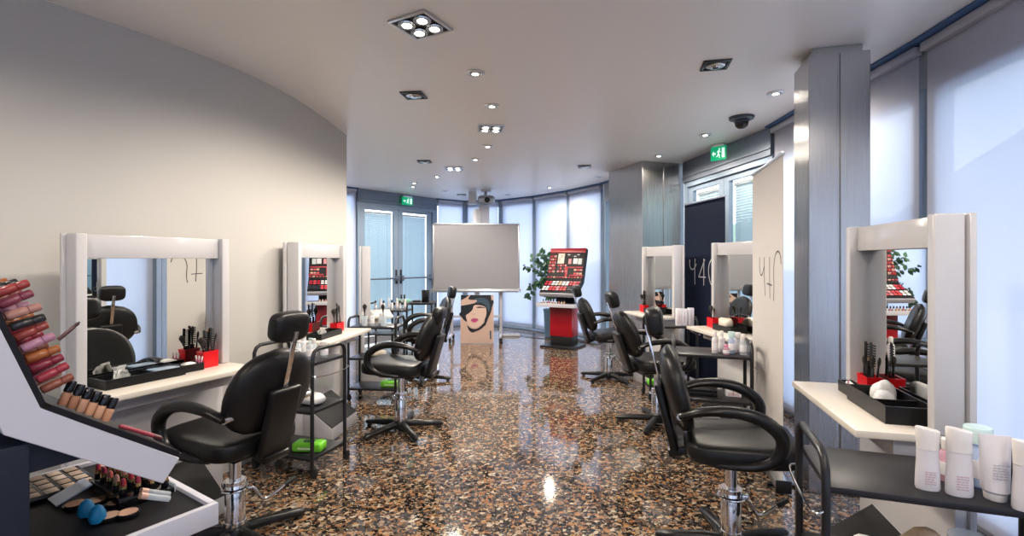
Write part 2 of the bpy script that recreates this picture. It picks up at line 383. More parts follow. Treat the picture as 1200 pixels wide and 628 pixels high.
# ---------------------------------------------------------------- glazing and roller blinds
nwin = [0]
def window(p, q, lintel=2.38, post=0.07, blind=None, g=0.024):
    nwin[0] += 1
    p = Vector(p); q = Vector(q); L = (q-p).length; rz = math.atan2((q-p).y, (q-p).x)
    t = sthing('window_%d' % nwin[0], (p.x, p.y, 0), rz)
    f = MB(); f.box(0, post, -0.07, 0.0, 0, lintel); f.box(L-post, L, -0.07, 0.0, 0, lintel); f.box(post, L-post, -0.07, 0.0, 0.0, 0.12); f.box(post, L-post, -0.06, 0.0, lintel-0.05, lintel)
    f.build('window_frame', 'bluegrey', t, smooth=False)
    MB().box(0, L, -0.03, 0.0, lintel+0.001, CEIL-0.001).build('lintel_panel', 'lintel', t, smooth=False)
    MB().box(post, L-post, -0.04, -0.03, 0.12, lintel-0.05).build('pane', 'glass', t, smooth=False)
    MB().box(0.005, L-0.005, 0.002, 0.10, CEIL-0.014, CEIL-0.001).build('shadow_gap', 'trimdark', t, smooth=False)
    if blind:
        label, group = blind
        b = thing('roller_blind', label, 'blind', (p.x, p.y, 0), rz, group)
        if label.endswith('behind the camera'):          # invented for the room's light, outside the picture: part of the window there
            for k_ in ('label', 'category', 'group'): del b[k_]
            b.parent = t; b.location = (0, 0, 0); b.rotation_euler = (0, 0, 0)
        MB().box(g, L-g, 0.006, 0.060, 2.578, 2.632, bevel=0.010).build('cassette', 'whitedisp', b)
        MB().quad([(g+0.008, 0.022, 0.055), (L-g-0.008, 0.022, 0.055), (L-g-0.008, 0.022, 2.585), (g+0.008, 0.022, 2.585)]).build('fabric', 'blind', b, smooth=False)
        MB().box(g+0.008, L-g-0.008, 0.013, 0.031, 0.03, 0.055, bevel=0.006).build('bottom_bar', 'alu', b)
    return t
RG = 'roller blinds on the right-hand windows'; FG = 'roller blinds around the curved far windows'
window((2.2, -2.6), (2.225, -0.6), blind=('added roller blind on the right-hand glazing far behind the camera', RG))  # unseen window and blind, added to bring in more daylight
window((2.225, -0.6), (2.25, 1.4), blind=('added roller blind on the right-hand glazing behind the camera', RG))  # likewise an unseen window and blind added for daylight
window((2.25, 1.4), (2.408, 2.87), post=0.10, blind=('wide pale blue roller blind at the right edge, behind the nearest right mirror', RG))
window((2.408, 2.87), (2.50, 4.70), post=0.10, blind=('roller blind beside the nearest steel pillar, partly hidden behind that pillar', RG))
window((1.75, 7.5), (1.52, 8.18), blind=None)
window((1.51, 8.2), (1.045, 9.05), lintel=2.56, g=0.035, blind=('far white roller blind touching the brushed steel pillar', FG))
window((1.045, 9.05), (0.458, 9.83), lintel=2.56, g=0.035, blind=('far white roller blind behind the red make-up display', FG))
window((0.458, 9.83), (-0.22, 10.45), lintel=2.56, g=0.04, blind=('far white roller blind just right of the whiteboard', FG))
window((-0.22, 10.45), (-1.01, 10.65), lintel=2.56, g=0.06, blind=('far white roller blind hidden behind the whiteboard and projector', FG))
window((-1.01, 10.65), (-1.60, 10.20), lintel=2.56, g=0.07, blind=('narrow far roller blind between the glazed double door and the whiteboard', FG))
window((-2.75, 8.75), (-3.45, 7.9), lintel=2.56, blind=('bright roller blind left of the far double door, beside the end of the cream wall', FG))
for x0, x1, lb in ((-3.2, -1.4, 'left'), (-1.4, 0.4, 'middle'), (0.4, 2.2, 'right')): window((x0, -2.6), (x1, -2.6), g=0.09, blind=('%s added roller blind on the glazing behind the camera' % lb, 'added roller blinds behind the camera'))  # unseen back glazing and blinds, invented to light the room from behind
# dark floor channel below the far blinds
for k, (a, b) in enumerate((((1.51, 8.2), (1.045, 9.05)), ((1.045, 9.05), (0.458, 9.83)), ((0.458, 9.83), (-0.22, 10.45)), ((-0.22, 10.45), (-1.01, 10.65)), ((-1.01, 10.65), (-1.6, 10.2)))):
    p = Vector(a); q = Vector(b); L = (q-p).length
    o = struct(MB().box(0.01, L-0.01, 0.002, 0.14, 0.0, 0.028, bevel=0.005).build('baseboard_far_%d' % (k+1), 'bluegrey')); o.location = (p.x, p.y, 0); o.rotation_euler = (0, 0, math.atan2((q-p).y, (q-p).x))

def glazed_door(name, p, q, glass_top, slatlabel):
    p = Vector(p); q = Vector(q); L = (q-p).length; rz = math.atan2((q-p).y, (q-p).x)
    t = sthing(name, (p.x, p.y, 0), rz)
    H = glass_top+0.12
    f = MB(); f.box(0, 0.07, -0.09, 0.03, 0, H); f.box(L-0.07, L, -0.09, 0.03, 0, H); f.box(0.07, L-0.07, -0.09, 0.03, H-0.06, H)
    f.build('door_frame', 'bluegrey', t, smooth=False)
    hdr = MB(); hdr.box(0, L, -0.09, 0.05, H+0.001, CEIL-0.002); hdr.box(0, L, 0.05, 0.065, H+0.06, H+0.072); hdr.build('header_panel', 'steeldark', t, smooth=False)
    mid = L/2
    for s, (a, b) in enumerate(((0.075, mid-0.004), (mid+0.004, L-0.075))):
        d = MB(); st = 0.10
        d.box(a, a+st, -0.05, 0.0, 0.01, H-0.065); d.box(b-st, b, -0.05, 0.0, 0.01, H-0.065); d.box(a+st, b-st, -0.05, 0.0, 0.01, 0.14); d.box(a+st, b-st, -0.05, 0.0, glass_top, H-0.065)
        leaf = d.build('door_leaf', 'bluegrey', t, smooth=False)
        MB().box(a+st, b-st, -0.035, -0.028, 0.14, glass_top).build('pane', 'glass', leaf, smooth=False)
        pb = MB(); pb.tube([(a+0.05, 0.07, 1.04), (b-0.05, 0.07, 1.04)], 0.017, 10)
        for xx in (a+0.05, b-0.05): pb.box(xx-0.025, xx+0.025, 0.0, 0.085, 0.99, 1.09, bevel=0.008)
        pb.build('push_bar', 'steeldark', leaf)
        hx = b-0.05 if s == 0 else a+0.05
        hd = MB(); hd.box(hx-0.02, hx+0.02, 0.0, 0.012, 0.93, 1.20, bevel=0.004); hd.build('lock_plate', 'black', leaf)
        v = thing('venetian_blind', slatlabel[s], 'blind', (p.x, p.y, 0), rz, 'venetian blinds on the glazed doors')
        sl = MB(); zt = glass_top-0.05
        nsl = int((zt-0.20)/0.030)
        for k in range(nsl):
            q = T(0, -0.070, zt-0.03-k*0.030) @ Rx(math.radians(-68)); sl.quad([q @ Vector(v) for v in ((a+st+0.012, -0.0165, 0), (b-st-0.012, -0.0165, 0), (b-st-0.012, 0.0165, 0), (a+st+0.012, 0.0165, 0))])
        sl.build('slats', 'slat', v, smooth=False)
        MB().box(a+st+0.008, b-st-0.008, -0.092, -0.052, zt-0.012, zt+0.022, bevel=0.004).build('head_rail', 'white', v)
        cd = MB()
        for xx in (a+st+0.12, b-st-0.12): cd.tube([(xx, -0.0515, zt), (xx, -0.0515, 0.24)], 0.0022, 6)
        cd.build('ladder_cord', 'white', v)
    return t
glazed_door('door_1', (-1.60, 10.20), (-2.75, 8.75), 2.30, ('right venetian blind of the far glazed door, next to the whiteboard', 'left venetian blind of the far glazed door, next to the cream wall'))
glazed_door('door_2', (2.50, 4.70), (2.27, 6.45), 2.26, ('venetian blind of the right-hand glazed door, near leaf behind the white banner', 'venetian blind of the right-hand glazed door, far leaf behind the navy banner'))

# steel pillars
def pillar(name, corner, u, v, su, sv, cap):
    """corner + u*[0,su] + v*[0,sv]"""
    t = sthing(name, (corner[0], corner[1], 0), math.atan2(u[1], u[0]))
    g = 0.006
    c = MB(); zt = 2.60 if cap else CEIL-0.001
    c.box(0, su/2-g, 0, sv, 0, zt, bevel=0.004); c.box(su/2+g, su, 0, sv, 0, zt, bevel=0.004); c.box(su/2-g-0.002, su/2+g+0.002, 0.012, sv-0.012, 0, zt)
    c.build('cladding', 'steel', t, smooth=False)
    if cap: MB().box(0.03, su-0.03, 0.03, sv-0.03, zt+0.0005, CEIL-0.001).build('pillar_cap', 'steel', t, smooth=False)
    return t
pillar('steel_pillar_near', (1.765, 2.945), (0.966, -0.26), (0.26, 0.966), 0.32, 0.30, True)
u2 = Vector((0.61, 0.20)).normalized()
pillar('steel_pillar_far', (1.66, 6.30), tuple(u2), (-u2.y, u2.x), 0.63, 0.86, False)

# ---------------------------------------------------------------- ceiling fittings
def spot(parent, x, y, energy, size=0.05, cone=168):
    l = bpy.data.lights.new('lamp_light', 'SPOT'); l.energy = energy*LAMPS; l.spot_size = math.radians(cone); l.spot_blend = 0.5; l.shadow_soft_size = size; l.color = (1.0, 0.89, 0.76)
    o = bpy.data.objects.new('lamp_light', l); C.objects.link(o); o.parent = parent; o.location = (x, y, -0.05); return o
def ceil_at(px, py):
    d = 580*(CEIL-EYE)/(305-py); return ((px-600)*d/580, d)
def quad_light(xy, rz, label):
    t = thing('ceiling_lamp', label, 'ceiling light', (xy[0], xy[1], CEIL), rz, 'four-lamp recessed ceiling lights')
    h = 0.125
    f = MB()
    for a, b in (((-h, h), (-h, -h+0.016)), ((-h, h), (h-0.016, h)), ((-h, -h+0.016), (-h+0.016, h-0.016)), ((h-0.016, h), (-h+0.016, h-0.016))): f.box(a[0], a[1], b[0], b[1], -0.012, -0.0008, bevel=0.002)
    f.build('frame', 'alu', t)
    MB().box(-h+0.014, h-0.014, -h+0.014, h-0.014, -0.004, -0.0012).build('backing', 'black', t, smooth=False)
    for sx in (-1, 1):
        for sy in (-1, 1):
            m = T(sx*0.052, sy*0.052, 0)
            r = MB().lathe([(0.047, -0.016), (0.049, -0.010), (0.046, -0.005)], 24, m).build('reflector', 'bulboff', t)
            MB().lathe([(0.024, -0.0195), (0.027, -0.0165)], 20, m).build('bulb', 'bulb', r)
    spot(t, 0, 0, 4.0, 0.09); return t
quad_light((-0.492, 2.67), math.radians(-29), 'four-lamp square ceiling light nearest the camera')
quad_light(ceil_at(575, 150), math.radians(6), 'four-lamp square ceiling light in the middle of the ceiling')
quad_light(ceil_at(532, 197), math.radians(4), 'four-lamp square ceiling light farthest back, above the left chairs')
def square_light(xy, rz, label):
    t = thing('ceiling_lamp', label, 'ceiling light', (xy[0], xy[1], CEIL), rz, 'unlit black square ceiling lights')
    h = 0.085; f = MB()
    for a, b in (((-h, h), (-h, -h+0.02)), ((-h, h), (h-0.02, h)), ((-h, -h+0.02), (-h+0.02, h-0.02)), ((h-0.02, h), (-h+0.02, h-0.02))): f.box(a[0], a[1], b[0], b[1], -0.010, -0.0008, bevel=0.002)
    f.build('frame', 'black', t)
    MB().box(-h+0.018, h-0.018, -h+0.018, h-0.018, -0.003, -0.0012).build('backing', 'black', t, smooth=False)
    r = MB().lathe([(0.050, -0.017), (0.058, -0.012), (0.055, -0.004)], 24).build('reflector', 'bulboff', t)
    MB().lathe([(0.020, -0.024), (0.026, -0.0175)], 16).build('bulb', 'chrome', r); return t
square_light(ceil_at(485, 111), math.radians(-8), 'unlit black square ceiling light over the left row, nearest of its kind there')
square_light((1.32, 3.21), math.radians(-12), 'unlit black square ceiling light nearest the steel pillar on the right')
square_light(ceil_at(497.5, 189), 0, 'unlit black square ceiling light farther back over the left row')
square_light(ceil_at(685, 195), math.radians(-10), 'unlit black square ceiling light left of the far steel pillar')
square_light(ceil_at(541, 228), 0, 'unlit square ceiling light just in front of the ceiling projector')
def downlight(xy, label, lit=True):
    t = thing('downlight', label, 'ceiling light', (xy[0], xy[1], CEIL), 0, 'round recessed downlights')
    MB().lathe([(0.040, -0.006), (0.046, -0.011), (0.056, -0.011), (0.062, -0.005), (0.062, -0.0008)], 28).build('ring', 'alu', t)
    MB().lathe([(0.030, -0.012), (0.040, -0.0115), (0.0395, -0.0065)], 24).build('reflector', 'bulboff', t)
    MB().lathe([(0.018, -0.0150), (0.023, -0.0125)], 20).build('bulb', 'bulb' if lit else 'bulboff', t)
    if lit: spot(t, 0, 0, 1.5)
    return t
for px, py, lab, lit in ((557, 85, 'lit round downlight nearest the camera, right of the big square light', True), (576.5, 123.5, 'lit round downlight second from the camera in the central line', True),
        (571.5, 171, 'lit round downlight just behind the middle square light', True), (557, 186.5, 'lit round downlight left of and behind the middle square light', True),
        (512, 206.5, 'lit round downlight beyond the farthest square light', True), (485.5, 214, 'lit round downlight above the far double door', True), (484, 218.5, 'round downlight closest to the far exit sign', True),
        (522, 224, 'round downlight to the left of the ceiling projector', False), (595, 228, 'round downlight to the right of the ceiling projector', False), (644, 219.5, 'lit round downlight before the curved blinds, over the red display', True),
        (701, 207, 'round downlight close to the top left of the far steel pillar', False), (909, 108.5, 'lit round downlight closest to the near steel pillar', True),
        (826.5, 157.5, 'lit round downlight left of the dome camera', True), (772, 182, 'lit round downlight right above the far steel pillar', True)):
    downlight(ceil_at(px, py), lab, lit)
for x, y, lab in ((-1.6, 1.0, 'added round downlight overhead behind the picture, left'), (0.4, 0.6, 'added round downlight overhead behind the picture, middle'), (1.5, 0.8, 'added round downlight overhead behind the picture, right'), (-0.9, -0.9, 'added round downlight behind the camera, left'), (0.9, -0.9, 'added round downlight behind the camera, right')):
    o = downlight((x, y), lab); o['kind'] = 'structure'      # invented downlights outside the picture, added to brighten the room
    for k_ in ('label', 'category', 'group'): del o[k_]
# dome camera
t = thing('dome_camera', 'dark grey dome security camera on the ceiling by the right-hand door', 'security camera', (*ceil_at(869, 137), CEIL))
MB().lathe([(0.070, -0.030), (0.100, -0.022), (0.105, -0.012), (0.105, -0.0008)], 32).build('mounting_plate', tint((0.05, 0.06, 0.075), 0.4), t)
MB().lathe([(0.003, -0.105), (0.030, -0.100), (0.050, -0.082), (0.056, -0.060), (0.056, -0.030)], 28).build('dome', 'screen', t)
MB().lathe([(0.059, -0.050), (0.061, -0.045), (0.061, -0.038), (0.059, -0.0305)], 28).build('collar', tint((0.05, 0.06, 0.075), 0.4), t)

def exit_sign(loc, rz, label, sx=1.0):
    t = thing('exit_sign', label, 'exit sign', loc, rz, 'green emergency exit signs')
    W, H = 0.26*sx, 0.15
    MB().box(-W/2, W/2, -0.012, 0.0, -H/2, H/2, bevel=0.003).build('panel', 'signg', t)
    MB().box(-W/2+0.02, W/2-0.02, -0.02, 0.008, H/2+0.0005, H/2+0.03, bevel=0.004).build('lamp_housing', 'alu', t)
    g = MB(); R = Rx(PI/2)
    def sh(poly): g.prism([(-x*sx, y) for x, y in poly], -0.0022, -0.0004, R)
    # running figure, arrow and doorway, seen from +Y after turning
    sh([(0.060, -0.05), (0.105, -0.05), (0.105, 0.055), (0.060, 0.055)])
    sh([(-0.105, 0.0), (-0.075, 0.03), (-0.075, 0.010), (-0.045, 0.010), (-0.045, -0.010), (-0.075, -0.010), (-0.075, -0.03)])
    sh([(0.020+0.011*math.cos(a), 0.045+0.011*math.sin(a)) for a in [k*PI/5 for k in range(10)]])
    for a, b, wd in (((0.012, 0.032), (0.0, -0.006), 0.009), ((0.012, 0.028), (0.036, 0.012), 0.005), ((0.008, 0.028), (-0.018, 0.018), 0.005), ((0.0, -0.006), (0.022, -0.022), 0.006), ((0.022, -0.022), (0.018, -0.048), 0.005), ((0.0, -0.006), (-0.012, -0.03), 0.006), ((-0.012, -0.03), (-0.032, -0.034), 0.005)):
        d = (Vector(b)-Vector(a)).normalized(); nn = Vector((-d.y, d.x))*wd; a = Vector(a)-d*0.003; b = Vector(b)+d*0.003
        sh([tuple(a-nn), tuple(b-nn), tuple(b+nn), tuple(a+nn)])
    g.build('pictogram', 'signw', t, smooth=False)
    return t
d1 = Vector((-2.75+1.60, 8.75-10.20)).normalized(); n1 = Vector((-d1.y, d1.x))
e1 = Vector((-1.60, 10.20))+d1*0.80+n1*0.12; exit_sign((e1.x, e1.y, 2.515), facing(n1.x, n1.y), 'green exit sign over the far double door')
d2 = Vector((2.27-2.50, 6.45-4.70)).normalized(); n2 = Vector((-d2.y, d2.x))
e2 = Vector((2.50, 4.70))+d2*0.72+n2*0.16; exit_sign((e2.x, e2.y, 2.545), facing(n2.x*0.75, n2.y*0.75-0.6), 'green exit sign over the right-hand door beside the navy banner', 0.66)

# ---------------------------------------------------------------- make-up stations
TABLE = 0.78
def station(F, W, top, label, group='white mirror stations along both walls'):
    """F: frame at the middle of the post fronts, +y towards the client"""
    t = thing('makeup_station', label, 'make-up station', F(0, 0), F.a, group)
    h = W/2; th = 0.045; dp = 0.09
    for s in (-1, 1):
        x0, x1 = (h-th, h) if s > 0 else (-h, -h+th)
        MB().box(x0, x1, -dp, 0, TABLE+0.0005, top, bevel=0.006, seg=3).build('side_post', 'white', t)
    MB().box(-h+th+0.0005, h-th-0.0005, -dp+0.013, -0.032, top-0.115, top-0.004, bevel=0.003).build('top_beam', 'white', t)
    MB().box(-h+th-0.002, h-th+0.002, -dp+0.002, -dp+0.012, TABLE+0.001, top-0.110).build('mirror', 'mirror', t, smooth=False)
    MB().box(-h-0.012, h+0.012, -dp-0.026, -dp-0.006, 0.0, top, bevel=0.002).build('back_panel', 'white', t)
    MB().box(-h, h, -dp+0.0005, 0.235, TABLE-0.026, TABLE, bevel=0.0025).build('tabletop', 'top', t)
    MB().box(-h+0.05, h-0.05, -dp+0.002, 0.10, TABLE-0.105, TABLE-0.0265, bevel=0.003).build('apron', 'white', t)
    MB().box(-h, h, -dp-0.005, -0.06, 0.0, TABLE-0.1055, bevel=0.003).build('lower_panel', 'white', t)
    w = 0.225; y0, y1 = -0.0595, 0.175
    R = Matrix(((0, 0, 1, 0), (1, 0, 0, 0), (0, 1, 0, 0), (0, 0, 0, 1)))     # (y, z) outline swept along x
    f = MB().prism([(y0, 0), (y1, 0), (y1, 0.09), (y0, 0.27)], -w, w, R, bevel=0.002).build('footrest', 'white', t)
    sl = math.atan2(0.18, y1-y0); L = math.hypot(0.18, y1-y0)
    MB().box(-w+0.004, w-0.004, 0.004, L-0.004, 0.0006, 0.006, mtx=T(0, y0, 0.27) @ Rx(-sl)).build('tread', 'tread', f, smooth=False)
    return t

# ---------------------------------------------------------------- salon chairs
def chair(x, y, ux, uy, S, label, recline=18, head=0.55, spin=0.0, pump=0.6):
    F = Frame(x, y, ux, uy)
    t = thing('salon_chair', label, 'chair', F(0, 0), F.a, 'black hydraulic salon chairs')
    # star base of five legs
    hb = MB().lathe([(0.062, 0.022), (0.066, 0.035), (0.060, 0.075), (0.050, 0.085)], 28).build('hub', 'blackpl', t)
    for k in range(5):
        a = spin + k*2*PI/5; m = Rz(a)
        lg = MB()
        lg.tube([m @ Vector((0.045, 0, 0.052)), m @ Vector((0.12, 0, 0.050)), m @ Vector((0.24, 0, 0.040)), m @ Vector((0.325, 0, 0.032)), m @ Vector((0.345, 0, 0.028))],
                [0.026, 0.027, 0.021, 0.018, 0.008], 12, rw=[0.026, 0.027, 0.026, 0.025, 0.014], up=(0, 0, 1))
        leg = lg.build('leg', 'blackpl', t)
        MB().lathe([(0.018, 0.001), (0.020, 0.005), (0.016, 0.016)], 14, m @ T(0.31, 0, 0)).build('glide', 'rubber', leg)
    col = MB(); col.lathe([(0.046, 0.083), (0.046, 0.30), (0.043, 0.305)], 28); col.lathe([(0.050, 0.088), (0.050, 0.104)], 28); col.lathe([(0.050, 0.285), (0.050, 0.30)], 28)
    col.build('column_sleeve', 'chrome', t)
    MB().lathe([(0.027, 0.30), (0.027, S-0.125)], 24).build('piston', 'chrome', t)
    pm = Rz(pump)
    pd = MB(); pd.tube(smoothpath([pm @ Vector(p) for p in ((0.046, 0, 0.245), (0.085, 0, 0.235), (0.12, 0.0, 0.175), (0.16, 0.01, 0.165), (0.24, 0.03, 0.195))], 5), 0.0085, 10)
    pedal = pd.build('pump_lever', 'chrome', t)
    q = pm @ Vector((0.24, 0.03, 0.195)); q2 = pm @ Vector((0.30, 0.042, 0.215)); MB().cyl(q, q2, 0.013, 0.011, 12).build('lever_grip', 'rubber', pedal)
    rg = MB(); rg.tube([Vector((0.058*math.cos(a), 0.058*math.sin(a), 0.262)) for a in [k*2*PI/20 for k in range(20)]], 0.007, 8, closed=True); rg.box(-0.02, 0.02, 0.045, 0.075, 0.245, 0.28, bevel=0.004); rg.build('column_ring', 'chrome', t)
    # seat
    mp = MB(); mp.box(-0.13, 0.13, -0.16, 0.13, S-0.126, S-0.104, bevel=0.006); mp.box(-0.022, 0.022, -0.26, -0.1, S-0.118, S-0.100, bevel=0.005); mp.build('mounting_plate', 'blackpl', t)
    MB().pad(0.235, 0.245, 0.052, T(0, 0.03, S-0.050) @ Rx(math.radians(2)), 0.40, 0.42, 36, 16).build('seat', 'leather', t)
    # back
    r = math.radians(recline); Bm = T(0, -0.205, S-0.03) @ Rx(r)          # local z of Bm runs up the back
    bk = bmesh.new(); ny, nx = 16, 28
    def bw(v): return 0.235*(max(0.0, 1-abs(v)**2.6))**0.5*(1-0.10*max(0, v))
    rowsF, rowsB = [], []
    bkm = MB()
    rings = []
    for j in range(ny+1):
        v = -0.995 + 1.99*j/ny; wv = bw(v); z = 0.225 + 0.205*v
        ring = []
        for k in range(nx):
            a = 2*PI*k/nx; cx = math.copysign(abs(math.cos(a))**0.55, math.cos(a)); sy = math.copysign(abs(math.sin(a))**0.7, math.sin(a))
            thick = 0.043*(max(0.0, 1-abs(v)**4))**0.5 + 0.004
            x = wv*cx; ring.append(bk.verts.new((x, thick*sy + 0.55*x*x - 0.02*(1-v*v) + 0.02, z)))
        rings.append(ring)
    for A, B in zip(rings, rings[1:]):
        for k in range(nx): bk.faces.new((A[k], A[(k+1) % nx], B[(k+1) % nx], B[k]))
    bk.faces.new(rings[0][::-1]); bk.faces.new(rings[-1])
    bkm._merge(bk, Bm); back = bkm.build('backrest', 'leather', t, ang=60)
    sp = MB(); sp.box(-0.085, 0.085, -0.085, -0.046, -0.06, 0.27, bevel=0.014, mtx=Bm, seg=3); sp.box(-0.07, 0.07, -0.10, 0.02, -0.085, -0.045, bevel=0.01, mtx=Bm)
    sp.build('back_support', 'blackpl', t)
    hp = MB(); hp.box(-0.013, 0.013, -0.062, -0.052, 0.25, head+0.01, bevel=0.002, mtx=Bm); hp.build('headrest_post', 'chrome', t)
    hr = MB(); hr.pad(0.100, 0.044, 0.070, Bm @ T(0, -0.010, head+0.02) @ Rx(math.radians(-6)), 0.55, 0.55, 30, 16); hr.build('headrest', 'leather', t)
    MB().box(-0.03, 0.03, -0.052, -0.040, head-0.01, head+0.05, bevel=0.003, mtx=Bm).build('headrest_clamp', 'blackpl', t)
    # looped armrests
    for s in (-1, 1):
        pts = [(s*0.235, -0.235, S+0.115), (s*0.258, -0.15, S+0.150), (s*0.264, -0.03, S+0.162), (s*0.262, 0.075, S+0.142), (s*0.260, 0.150, S+0.090), (s*0.257, 0.168, S+0.03), (s*0.253, 0.138, S-0.032), (s*0.25, 0.07, S-0.066), (s*0.235, -0.03, S-0.080), (s*0.20, -0.10, S-0.090)]
        n = len(smoothpath(pts, 5)); sm = smoothpath(pts, 5)
        rr = [0.015 + 0.014*math.sin(PI*min(1, 1.15*k/n)) for k in range(n)]
        ww = [0.020 + 0.012*math.sin(PI*min(1.0, 0.15+1.1*k/n)) for k in range(n)]
        am = MB(); bmx = am
        am.tube(sm, rr, 12, rw=ww); a = am.build('armrest', 'blackpl', t)
        bt = MB()
        for yy, zz in ((-0.235, S+0.115),): bt.cyl((s*0.20, yy, zz), (s*0.240, yy, zz), 0.016, 0.016, 12)
        bt.build('arm_bolt', 'chrome', a)
    return t

# ---------------------------------------------------------------- trolleys
TR = [0.73, 0.425, 0.13]
def trolley(nl, nr, depth, label, rise=0.085, sx=0.0):
    """nl, nr: floor points of the near-left and near-right posts, depth away from the camera"""
    nl = Vector(nl); nr = Vector(nr); d = (nr-nl); L = d.length; a = math.atan2(d.y, d.x)
    t = thing('trolley', label, 'trolley', (nl.x, nl.y, 0), a, 'black three-shelf salon trolleys')
    D = depth; r = 0.0125
    for x in (0.0, L):
        pts = [(x, 0, 0.065), (x, 0, 0.70), (x, 0.004, TR[0]+rise-0.045), (x, 0.02, TR[0]+rise-0.016), (x, 0.05, TR[0]+rise), (x, D-0.05, TR[0]+rise), (x, D-0.02, TR[0]+rise-0.016), (x, D-0.004, TR[0]+rise-0.045), (x, D, 0.70), (x, D, 0.065)]
        f = MB(); f.tube(pts, r, 12); f.build('hoop_frame', 'black', t)
    for z in TR:
        s = MB(); s.box(0.004, L-0.004, -0.004, D+0.004, z-0.020, z, bevel=0.003)
        s.build('shelf', 'shelf', t)
    zz = TR[0]-0.07; rl = MB()
    rl.tube(smoothpath([(L, 0.0, zz), (L+0.03, 0.0, zz-0.012), (L+0.035, D*0.5, zz-0.022), (L+0.03, D, zz-0.012), (L, D, zz)], 5), 0.0035, 8)
    rl.build('wire_rail', 'chrome', t); rl = MB()
    rl.tube(smoothpath([(0, 0.0, zz), (-0.03, 0.0, zz-0.012), (-0.035, D*0.5, zz-0.022), (-0.03, D, zz-0.012), (0, D, zz)], 5), 0.0035, 8)
    rl.build('wire_rail', 'chrome', t)
    for x in (0.0, L):
        for y in (0.0, D):
            c = MB(); c.box(x-0.014, x+0.014, y-0.006, y+0.03, 0.044, 0.0655, bevel=0.004); c.box(x-0.017, x-0.0135, y+0.002, y+0.03, 0.018, 0.05); c.box(x+0.0135, x+0.017, y+0.002, y+0.03, 0.018, 0.05)
            k = c.build('caster', 'black', t)
            MB().lathe_axis([(0.022, 0), (0.027, 0.15), (0.027, 0.85), (0.022, 1)], (x-0.0125, y+0.018, 0.028), (x+0.0125, y+0.018, 0.028), 20).build('wheel', 'rubber', k)
    def at(x, y, tier): return tuple(Vector((nl.x, nl.y, TR[tier]+0.0008)) + Rz(a) @ Vector((x, y, 0)))
    t_at = at; return t, at, a, L

# ---------------------------------------------------------------- small goods
def printlines(mb, w, z0, z1, y, n, seed):
    """rows of tiny illegible print on a label facing -y"""
    rnd = random.Random(seed)
    for k in range(n):
        z = z1 - (z1-z0)*(k+0.5)/n; x = -w/2
        while x < w/2-0.003:
            l = rnd.uniform(0.003, 0.009); l = min(l, w/2-x)
            mb.box(x, x+l, y-0.0004, y+0.0004, z-0.0009, z+0.0009); x += l+0.0022
def lotion(loc, rz, h, w, label, slant=0.005, group=None):
    t = thing('lotion_bottle', label, 'bottle', loc, rz, group)
    r = w/2
    MB().lathe([(r*0.93, 0), (r, 0.006), (r*0.98, h*0.2), (r*0.92, h*0.42), (r*0.88, h*0.52), (r*0.88, h*0.655)], 28, None, 1, 0.62).build('body', 'bot', t)
    c = bmesh.new(); rings = []
    for z, q in ((h*0.66, 0.885), (h*0.85, 0.92), (h*0.975, 0.97), (h*0.995, 0.93)):
        rings.append([c.verts.new((r*q*math.cos(2*PI*k/28), r*q*0.64*math.sin(2*PI*k/28), z - (slant*math.cos(2*PI*k/28) if z > h*0.9 else 0))) for k in range(28)])
    for A, B in zip(rings, rings[1:]):
        for k in range(28): c.faces.new((A[k], A[(k+1) % 28], B[(k+1) % 28], B[k]))
    c.faces.new(rings[0][::-1]); c.faces.new(rings[-1]); cm = MB(); cm._merge(c); cm.build('cap', 'cap', t)
    p = MB(); printlines(p, w*0.42, h*0.10, h*0.33, -r*0.635, 6, int(h*1e4)); p.build('label_print', 'print', t, smooth=False)
    return t
def squeeze_tube(loc, rz, h, w, label, group=None):
    t = thing('cream_tube', label, 'tube', loc, rz, group)
    c = bmesh.new(); rings = []
    for z, a, b in ((h*0.12, 0.36, 0.36), (h*0.15, 0.42, 0.42), (h*0.5, 0.45, 0.33), (h*0.85, 0.50, 0.12), (h, 0.52, 0.022)):
        rings.append([c.verts.new((w*a*math.cos(2*PI*k/24), w*b*math.sin(2*PI*k/24), z)) for k in range(24)])
    for A, B in zip(rings, rings[1:]):
        for k in range(24): c.faces.new((A[k], A[(k+1) % 24], B[(k+1) % 24], B[k]))
    c.faces.new(rings[0][::-1]); c.faces.new(rings[-1]); cm = MB(); cm._merge(c); cm.build('body', 'bot', t)
    MB().lathe([(w*0.31, 0), (w*0.33, h*0.01), (w*0.35, h*0.118)], 24).build('cap', 'cap', t)
    p = MB(); printlines(p, w*0.5, h*0.35, h*0.60, -w*0.40, 6, 5); p.build('label_print', 'greyprint', t, smooth=False)
    return t
def clear_bottle(loc, rz, h, w, label, body='clearpl', cap='cap', capshape='dome', group=None):
    t = thing('clear_bottle', label, 'bottle', loc, rz, group); r = w/2
    MB().lathe([(r*0.9, 0), (r, 0.004), (r, h*0.62), (r*0.7, h*0.70), (r*0.42, h*0.73)], 20).build('body', body, t)
    if capshape == 'dome': MB().lathe([(r*0.55, h*0.731), (r*0.6, h*0.75), (r*0.6, h*0.97), (r*0.45, h)], 20).build('cap', cap, t)
    elif capshape == 'wide': MB().lathe([(r*0.94, h*0.731), (r*1.0, h*0.74), (r*1.02, h*0.98), (r*0.95, h)], 24).build('cap', cap, t)
    else:
        c = MB(); c.lathe([(r*0.5, h*0.731), (r*0.5, h*0.82), (r*0.18, h*0.83), (r*0.18, h*0.93)], 16); c.box(-r*0.35, r*0.9, -r*0.22, r*0.22, h*0.93, h, bevel=0.002); c.build('pump', cap, t)
    MB().lathe([(r*1.004, h*0.16), (r*1.008, h*0.17), (r*1.008, h*0.46), (r*1.004, h*0.47)], 20).build('label_band', 'card', t)
    return t
